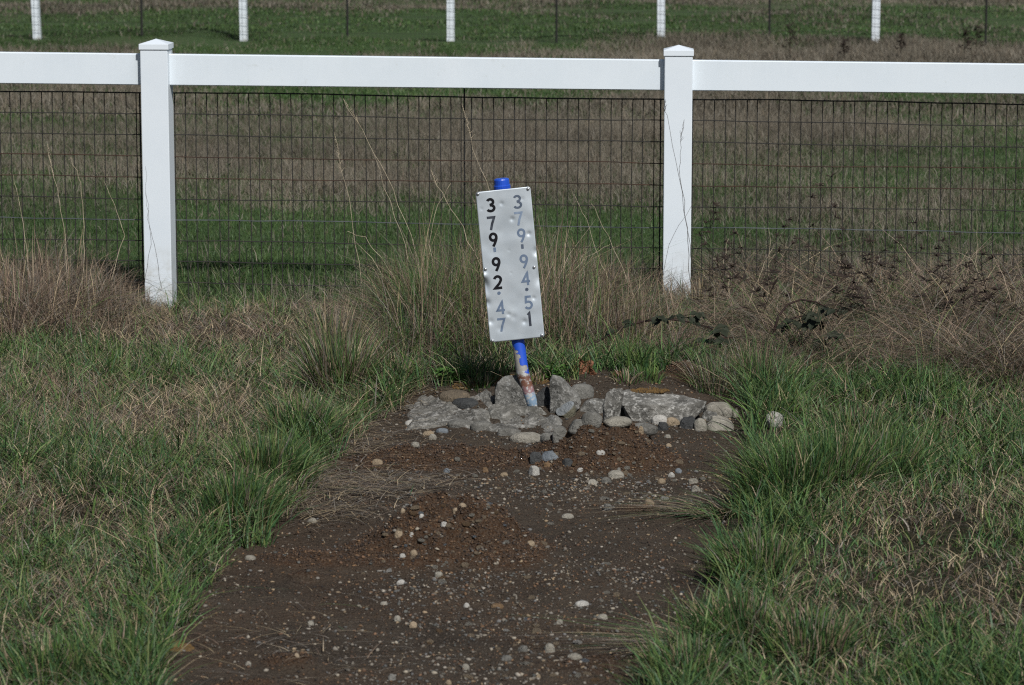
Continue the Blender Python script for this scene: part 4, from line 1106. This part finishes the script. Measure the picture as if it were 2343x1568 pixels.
tussock(2010, 1090, 800, .24, .23, .82, 'broad green tussock toward the right, below the dead stems')
tussock(1960, 1010, 500, .2, .18, .8, 'upright green tussock beside the round white stone')
tussock(1730, 1320, 750, .17, .19, .78, 'bluish green tussock on the right edge of the soil halfway down', skew=(-.3, 0))
tussock(1690, 1470, 800, .18, .19, .74, 'green tussock at the lower right edge of the soil', skew=(-.3, -.1))
tussock(1560, 1560, 500, .15, .17, .72, 'straggly green tussock at the bottom right of the soil', skew=(-.3, 0))
tussock(1850, 1500, 600, .2, .18, .72, 'mixed green and straw tussock low in the right grass')
tussock(1640, 1180, 260, .14, .14, .35, 'flattened straw-green tuft lying over the soil from the right', bend=1.6, skew=(-1.1, -.1))
tussock(1575, 1480, 260, .14, .13, .3, 'flattened straw tuft lying out from the lower right grass', bend=1.7, skew=(-1.1, -.1))
tussock(550, 1190, 900, .18, .22, .86, 'green tussock at the left edge of the soil', skew=(.2, 0))
tussock(620, 1110, 900, .18, .24, .86, 'long green tussock on the left leaning right over the straw', skew=(.3, 0))
tussock(690, 1010, 700, .18, .24, .78, 'tall green tussock up the left edge beside the straw', skew=(.2, 0))
tussock(780, 915, 1000, .20, .36, .58, 'tall dark tussock on the left below the mesh', straw=.35)
tussock(760, 840, 600, .2, .36, .35, 'grey-stemmed tussock left of the sign', straw=.3, wd=(.002, .004))
tussock(900, 890, 520, .17, .20, .52, 'tussock arching over the left end of the rocks', bend=.9)
tussock(990, 790, 1200, .22, .48, .58, 'tall mixed green tussock just left of the sign plate', wd=(.0022, .0046))
tussock(1060, 760, 900, .20, .48, .45, 'tall straw-tipped tussock directly behind the sign', wd=(.0022, .0046))
tussock(930, 740, 600, .18, .42, .45, 'loose tussock of pale bent stems by the mesh left of the sign', wd=(.002, .004))
tussock(1190, 810, 360, .16, .20, .35, 'low straw tussock behind the pole', bend=.8)
tussock(1290, 770, 620, .22, .38, .25, 'dry brown tussock between the sign and the right post', straw=.55, bend=.8)
tussock(1430, 800, 560, .2, .28, .45, 'mixed tussock behind the long slab', bend=.7)
tussock(1640, 900, 520, .18, .22, .40, 'grey-green tussock behind the smooth boulder', straw=.3, wd=(.002, .004), bend=.7)
tussock(1730, 900, 620, .22, .28, .38, 'tall thin-stemmed tussock right of the rock pile', straw=.3, wd=(.002, .004))
tussock(1600, 735, 420, .17, .26, .15, 'dead brown tussock at the foot of the right post', straw=.4)
tussock(330, 745, 260, .17, .08, .05, 'straw tussock around the foot of the left post', straw=.5, bend=.9)
tussock(250, 1540, 700, .25, .17, .88, 'bright green tussock in the bottom left corner')
tussock(120, 1560, 500, .22, .17, .85, 'second green tussock at the far bottom left corner')
tussock(1000, 868, 60, .05, .06, .4, 'small straw tuft sprouting at the left back of the rocks', bend=1.0)
tussock(1480, 868, 160, .09, .08, .95, 'short bright green tuft behind the long slab')
tussock(1100, 880, 160, .10, .07, .7, 'short grass fringe behind the rocks left of the pole', bend=.8)
tussock(1432, 872, 130, .09, .07, .45, 'short grass fringe between dead leaf and green tuft', bend=.8)
tussock(1225, 872, 100, .07, .06, .5, 'short grass fringe just right of the pole')
tussock(1290, 866, 50, .05, .03, .9, 'short green tuft just below the dead leaf')

# -- tall dead stalks, each countable
def stalk(pts, Y, label, r0=.0014, seed_head=True, mt=None, group='tall dead grass stalks by the fence'):
    P3 = [at_y(px, py, Y) for px, py in pts]
    Q3 = [P3[0]]
    for a_, c_ in zip(P3[:-1], P3[1:]):
        for t_ in (.25, .5, .75, 1): Q3.append(a_.lerp(c_, t_) + Vector((random.gauss(0, .0035), random.gauss(0, .004), random.gauss(0, .002))))
    P3 = Q3; b = MB(); n_ = len(P3); o0 = P3[0].copy()
    b.tube([p - o0 for p in P3], [r0 * (1 - .55 * i / (n_ - 1)) for i in range(n_)], 5)
    if seed_head:
        a, c = P3[-4] - o0, P3[-1] - o0
        for k in range(16):
            t = k / 15; p = a.lerp(c, t); d = Vector((random.uniform(-1, 1), random.uniform(-.5, .5), 1.1)).normalized()
            b.bar(p, p + d * .022 * (1.15 - t), .0013, .0003)
    return tag(obj('grass_stalk', b.mesh('grass_stalk'), mt or M_STALK, None, o0), label, 'grass stalk', group)
m, n, b = mat('dead_stalk'); t = noise_node(n, 20, 3)
n.links.new(ramp(n, t.outputs[0], [(.3, (.34, .28, .19)), (.7, (.50, .42, .30))]).outputs[0], b.inputs['Base Color']); b.inputs['Roughness'].default_value = .7; M_STALK = m
m, n, b = mat('dark_stalk'); t = noise_node(n, 20, 3)
n.links.new(ramp(n, t.outputs[0], [(.3, (.035, .028, .022)), (.7, (.07, .055, .042))]).outputs[0], b.inputs['Base Color']); b.inputs['Roughness'].default_value = .8; M_DSTALK = m
ST = [([(985, 720), (940, 540), (880, 400), (830, 300), (785, 228)], 13.2, 'long dead stalk leaning left across the mesh, left of the sign', 1),
      ([(835, 720), (815, 560), (790, 420), (762, 305)], 13.3, 'thin dead stalk rising left of the leaning long one', 1),
      ([(1150, 560), (1120, 440), (1085, 340), (1058, 240)], 13.4, 'dead stalk with a seed head emerging above the sign plate', 1),
      ([(960, 720), (930, 560), (880, 430), (858, 350)], 13.2, 'short pale stalk close behind the leaning long one', 0),
      ([(1000, 700), (980, 560), (1000, 470), (1030, 420)], 13.0, 'stalk bending right toward the sign plate', 0),
      ([(1110, 640), (1060, 520), (1010, 440), (985, 390)], 13.0, 'branched dead stalk leaning left behind the plate edge', 1),
      ([(1400, 660), (1370, 590), (1340, 500), (1312, 445)], 13.2, 'pale dead stalk leaning left, right of the sign', 0),
      ([(1450, 680), (1420, 600), (1380, 520), (1355, 465)], 13.3, 'second dead stalk leaning left between sign and right post', 0),
      ([(1590, 660), (1578, 560), (1550, 400), (1527, 265), (1520, 228)], 13.6, 'dark stalk leaning left in front of the right post', 2),
      ([(1580, 650), (1572, 520), (1556, 400), (1553, 340), (1566, 275)], 13.6, 'dark stalk with a nodding head in front of the right post', 2),
      ([(1505, 700), (1530, 560), (1580, 470), (1600, 430)], 13.5, 'dark stem crossing the right post toward the right', 3),
      ([(155, 650), (148, 540), (130, 430), (105, 330)], 13.4, 'thin dead stalk at the left, leaning left before the mesh', 1),
      ([(190, 640), (192, 520), (185, 420), (165, 362), (158, 364)], 13.4, 'hooked dead stalk at the left before the mesh', 0),
      ([(330, 660), (345, 560), (338, 470), (330, 380)], 13.5, 'faint stalk standing against the left post', 3),
      ([(370, 660), (352, 560), (338, 500), (336, 440)], 13.5, 'dark stalk crossing the lower left post', 3),
      ([(70, 660), (60, 560), (45, 470), (30, 400)], 13.4, 'leftmost thin dead stalk before the mesh', 0),
      ([(255, 640), (285, 540), (260, 470), (238, 415)], 13.3, 'bent dead stalk left of the left post', 0),
      ([(2230, 740), (2232, 640), (2234, 560), (2235, 480)], 13.5, 'straight pale stalk at the right before the mesh', 0),
      ([(2250, 700), (2245, 640), (2220, 590), (2192, 578)], 13.5, 'pale hooked blade at the far right before the mesh', 0),
      ([(1755, 830), (1757, 720), (1758, 640), (1757, 520)], 13.2, 'straight pale stalk right of the right post', 0),
      ([(1668, 690), (1667, 640), (1655, 590), (1665, 545)], 13.3, 'curled pale blade just right of the right post', 0),
      ([(1800, 820), (1830, 740), (1870, 680), (1890, 620)], 13.0, 'straw stalk leaning right among dead stems on the right', 0),
      ([(1690, 760), (1720, 680), (1750, 600), (1770, 560)], 13.0, 'straw stalk leaning right beside the right post', 0),
      ([(905, 640), (870, 590), (835, 545), (795, 530)], 13.1, 'pale bent blade arching left under the mesh', 0),
      ([(1250, 720), (1290, 640), (1340, 590), (1395, 560)], 13.0, 'thin stalk arching right behind the sign plate', 0)]
for pts, Y, lb, kd in ST:
    stalk(pts, Y, lb, .0011 if kd == 3 else .0015, kd in (1, 2), M_DSTALK if kd >= 2 else M_STALK)

# -- brambles with three-part leaves
def leaf_mat(name, c1, c2):
    m, n, b = mat(name); t = noise_node(n, 25, 4)
    n.links.new(ramp(n, t.outputs[0], [(.3, c1), (.7, c2)]).outputs[0], b.inputs['Base Color']); b.inputs['Roughness'].default_value = .7; b.inputs['Specular IOR Level'].default_value = .2
    return m
M_LEAF = leaf_mat('bramble_leaf', (.011, .016, .009), (.026, .030, .017)); M_CANE = leaf_mat('bramble_cane', (.016, .009, .008), (.032, .018, .014))
M_DEAD = leaf_mat('dead_leaf', (.13, .058, .032), (.26, .12, .07)); M_DKDEAD = leaf_mat('dark_dead_leaf', (.012, .0085, .0065), (.032, .021, .015)); M_CLOVER = leaf_mat('weed_leaf', (.035, .085, .015), (.06, .13, .025))
def leaflet(b, p, d, up, L, wdt, mi=0, fold=.25):
    d = d.normalized(); s = d.cross(up).normalized(); u = s.cross(d).normalized(); vs = []; fs = []
    prof = [(0, .05), (.15, .5), (.28, .43), (.38, .95), (.5, .82), (.6, .85), (.72, .55), (.8, .5), (1, .02)]
    for t, k in prof:
        c = p + d * L * t - u * L * .22 * t * t
        e = wdt * .5 * k
        vs += [c + s * e + u * e * fold, c, c - s * e + u * e * fold]
    for i in range(len(prof) - 1):
        fs += [(3 * i, 3 * i + 1, 3 * i + 4, 3 * i + 3), (3 * i + 1, 3 * i + 2, 3 * i + 5, 3 * i + 4)]
    b.add(vs, fs, mi)
def z6(zx, zy): return ((2400 + zx / 1.5917) * .60486, (700 + zy / 1.5917) * .60486)
def bramble(cane, Y, leaves, label, Ls=.055):
    P3 = [at_y(*z6(*p), Y + .04 * i) for i, p in enumerate(cane)]; o0 = P3[0]
    root = empty('bramble', o0); tag(root, label, 'bramble')
    b = MB(); b.tube([p - o0 for p in P3], [.0052 * (1 - .5 * i / len(P3)) for i in range(len(P3))], 6); obj('cane', b.mesh('cane', smooth=True), M_CANE, root)
    for zx, zy in leaves:
        c = at_y(*z6(zx, zy), Y - .02 + random.uniform(-.04, .04)) - o0; b = MB()
        az = random.uniform(0, 6.28)
        for k in (-1, 0, 1):
            d = Vector((math.cos(az + k * 1.15), math.sin(az + k * 1.15) * .6 - .2, random.uniform(-.75, .1)))
            leaflet(b, c, d, Vector((0, -.6, 1)), Ls * random.uniform(.75, 1.15) * (1 if k == 0 else .8), Ls * .62)
        near_c = min((p - o0 for p in P3), key=lambda q: (q - c).length)
        b.bar(near_c, c, .0012)
        obj('leaf', b.mesh('leaf'), M_LEAF, root)
bramble([(838, 885), (865, 790), (920, 720), (1000, 690), (1090, 705), (1150, 735), (1230, 800)], 12.05, [(1150, 740), (1085, 775), (1040, 790), (1205, 750), (1075, 815), (1125, 820), (1180, 885), (1215, 900), (1110, 930), (1030, 835)], 'arching bramble with dark leaves right of the right post')
bramble([(845, 870), (900, 820), (980, 795), (1060, 785)], 12.15, [(920, 845), (950, 815), (1010, 800)], 'short low bramble shoot under the arching one')
bramble([(-330, 990), (-200, 930), (-60, 850), (60, 820), (200, 808), (330, 825), (450, 860), (560, 920)], 11.85, [(-20, 830), (140, 790), (170, 805), (380, 770), (400, 790), (520, 870), (470, 880), (555, 850), (250, 790), (-120, 870), (330, 800), (540, 930)], 'long bramble cane trailing right behind the long slab')
bramble([(30, 1150), (100, 1080), (170, 1040), (300, 985), (480, 925), (640, 915)], 11.95, [(120, 1080), (150, 1110), (90, 1120), (60, 1090), (420, 930), (500, 940), (60, 1150)], 'dark bramble with drooping leaves just above the long slab')
bramble([(1480, 800), (1400, 745), (1340, 725), (1290, 735)], 12.7, [(1300, 740), (1440, 750), (1340, 715), (1275, 745)], 'small bramble shoot deep in the dead stems at the right')
# dead weeds with dark seed heads in front of the mesh
def weed(px, py, Y, h, label, n_heads=6, name='dead_weed', mt=None, spread=.4, rr=.0020, g0=None, lean=0, fluff=1.3):
    g = at_y(px, py, Y); g.z = float(H(np.array([g.x]), np.array([g.y]))[0]); b = MB()
    b.tube([(0, 0, 0), (lean * h * .4, 0, h * .5), (lean * h, 0, h)], [rr, rr * .8, rr * .5], 5)
    for k in range(n_heads):
        t = .45 + .55 * k / max(1, n_heads - 1); p = Vector((lean * h * t, 0, h * t)); a = random.uniform(0, 6.28)
        q = p + Vector((math.cos(a) * spread * h * (1.2 - t) * .6, math.sin(a) * spread * h * .3, h * .10))
        b.bar(p, q, rr * .7, rr * .4)
        if k % 2: b.bar(q, q + Vector((random.uniform(-.1, .1), random.uniform(-.05, .05), random.uniform(-.06, .08))), rr * .5, rr * .2)
        for j in range(9):
            d = Vector((random.gauss(0, 1), random.gauss(0, 1), abs(random.gauss(0, .6)))).normalized()
            leaflet(b, q, d, Vector((.2, -.5, 1)), .022 * fluff * random.uniform(.6, 1.3), .007 * fluff)
    return tag(obj(name, b.mesh(name), mt or M_DKDEAD, None, g), label, 'weed')
weed(1850, 740, 13.5, .60, 'tallest dark dead weed with seed heads before the mesh at the right', 8, lean=.1)
weed(1800, 750, 13.5, .42, 'dark dead weed left of the tallest one at the right', 7, lean=-.05)
weed(1930, 750, 13.6, .36, 'dark dead weed right of the tallest one', 6)
weed(1990, 760, 13.5, .33, 'bushy dead weed low before the mesh at the right', 8, spread=.8)
weed(2080, 760, 13.6, .38, 'dead weed with loose heads toward the right edge', 8, spread=.7)
weed(2170, 770, 13.6, .34, 'dead weed near the right edge by a pale stalk', 7, spread=.7)
weed(1622, 740, 13.99, .44, 'dark dead weed climbing the right side of the right post', 9, spread=.45)
weed(1675, 735, 13.7, .34, 'dark dead weed between right post and curled pale blade', 7, spread=.7)
weed(1550, 700, 13.75, .07, 'small curly dead weed at the foot of the right post', 6, spread=.8)
for i, (px, py, Y, h, lb) in enumerate([(1690, 770, 13.2, .3, 'brittle dead weed low in the tangle right of the right post'), (1730, 800, 12.9, .26, 'dead weed behind the arching bramble'), (1900, 800, 13.0, .28, 'dead weed half sunk in the tangle under the tallest one'),
        (1960, 830, 12.7, .24, 'dead weed at the front of the tangle right of the bramble'), (2030, 800, 13.0, .3, 'dark dead weed in the middle of the right tangle'), (2110, 820, 12.8, .28, 'dead weed in front of the loose-headed one'), (2190, 850, 12.6, .26, 'dead weed low at the right, before a pale hooked blade'),
        (2270, 820, 12.9, .34, 'dark dead weed almost at the right edge'), (2310, 880, 12.4, .25, 'dead weed lowest in the tangle at the right edge'), (1340, 700, 13.5, .2, 'curly dead weed on the grass between sign and right post'), (1400, 690, 13.5, .18, 'small curly dead weed left of the right post')]):
    weed(px, py, Y, h, lb, 9, spread=.9, lean=(-.35, .3, .1, -.2)[i % 4], rr=.0026, fluff=1.6)
# dark weeds far out in the field
for px, py, Y, h, lb in ((1806, 150, 30.6, .42, 'dark clump of dead dock in the far field right of the right post'), (2205, 160, 30.2, .34, 'dark dead dock at the far right of the field'), (2232, 160, 30.4, .36, 'dark dead dock just right of its neighbour at the far right of the field'),
                         (1930, 150, 30.5, .24, 'small dark dead weed in the far brown grass'), (2060, 150, 30.4, .27, 'leaning dead weed in the far brown grass')):
    for r in range(1):
        weed(px, py, Y, h, lb, 12, spread=.35, rr=.004, fluff=2.0)
# dead leaf, leafy weed, moss
def curled_leaf(px, py, size, label, mt, seed):
    g = hit(px, py); r = random.Random(seed); bm = bmesh.new(); nu, nv = 14, 14; V = []
    for i in range(nu):
        for j in range(nv):
            u = i / (nu - 1) * 2 - 1; v = j / (nv - 1) * 2 - 1
            a = math.atan2(v, u); q = max(abs(u), abs(v)); lob = 1 + .28 * math.cos(5 * a + .7)
            x = math.cos(a) * q * lob * size; yv = math.sin(a) * q * lob * size
            z = size * (.55 * abs(math.sin(x / size * 2.4 + 1.1)) + .35 * math.cos(yv / size * 3.1 + x / size * 2) * q + .1 * r.random())
            V.append(bm.verts.new((x, z * .8 - .2 * size, yv * .8 + size * .62)))
    for i in range(nu - 1):
        for j in range(nv - 1):
            bm.faces.new([V[i * nv + j], V[(i + 1) * nv + j], V[(i + 1) * nv + j + 1], V[i * nv + j + 1]])
    me = bpy.data.meshes.new('dead_leaf'); bm.to_mesh(me); bm.free()
    o = obj('dead_leaf', me, mt, None, g); o.rotation_euler = (R(-15), R(20), R(-10))
    md = o.modifiers.new('thickness', 'SOLIDIFY'); md.thickness = .0012
    tag(o, label, 'leaf'); return o
curled_leaf(1328, 858, .044, 'crumpled reddish brown dead leaf on the grass behind the rocks', M_DEAD, 3)
curled_leaf(1540, 672, .032, 'dark curled dead leaf at the foot of the right post', M_DKDEAD, 5)
curled_leaf(1410, 862, .017, 'small pinkish dead leaf fragment behind the long slab', M_DEAD, 8)
def leafy(px, py, rad, n_, label):
    g = hit(px, py); b = MB()
    for _ in range(n_):
        a = random.uniform(0, 6.28); r = rad * math.sqrt(random.random()); p = Vector((math.cos(a) * r, math.sin(a) * r * .7, random.uniform(.008, .05)))
        d = Vector((math.cos(a) + random.gauss(0, .5), math.sin(a) + random.gauss(0, .5), random.uniform(-.1, .6)))
        leaflet(b, p, d, Vector((0, -.3, 1)), random.uniform(.014, .026), random.uniform(.012, .018)); b.bar((p.x * .5, p.y * .5, -.01), p, .0008)
    tag(obj('leafy_weed', b.mesh('leafy_weed'), M_CLOVER, None, g), label, 'weed')
leafy(1038, 870, .055, 130, 'bright green leafy weed at the back left of the rocks')
leafy(474, 1232, .05, 60, 'small broad-leaved green weed at the left edge of the soil')
leafy(1268, 868, .03, 40, 'small green leafy weed behind the upright wedge rock')
m, n, b = mat('orange_moss'); t = noise_node(n, 60, 5); n.links.new(ramp(n, t.outputs[0], [(.3, (.05, .029, .010)), (.7, (.13, .075, .020))]).outputs[0], b.inputs['Base Color']); b.inputs['Roughness'].default_value = 1; M_MOSS = m
def moss(px, py, rx, ry, n_, label, lift=0, g=None):
    n_ *= 4
    on = g is not None; g = g or hit(px, py); V0, Fc = ico(1)
    a = rng.random(n_) * 6.283; r = np.sqrt(rng.random(n_)); lx = np.cos(a) * r * rx; ly = np.sin(a) * r * ry
    lz = (0 * lx + ly * .25 if on else H(g.x + lx, g.y + ly) + lift - g.z)
    s = rng.uniform(.0022, .0055, n_)
    V = V0[None] * (1 + .2 * rng.normal(size=(n_, len(V0), 1))) * s[:, None, None] + np.stack([lx, ly, lz], 1)[:, None, :]
    L = (np.arange(n_)[:, None, None] * len(V0) + Fc[None]).reshape(-1)
    o = obj('moss', raw_mesh('moss', V.reshape(-1, 3), L, np.arange(n_ * len(Fc)) * 3), M_MOSS, None, g)
    tag(o, label, 'moss', kind='stuff')
moss(1110, 872, .13, .05, 260, 'orange-brown moss at the back of the rocks left of the pole')
moss(1235, 868, .06, .04, 130, 'rusty moss right behind the pole')
gs = hit(*z2(1650, 395)); moss(0, 0, .075, .022, 60, 'orange moss on the back edge of the long slab', g=at_y(*z2(1650, 200), gs.y + .12))
moss(400, 1478, .05, .05, 160, 'yellow-brown moss patch at the left edge of the soil')
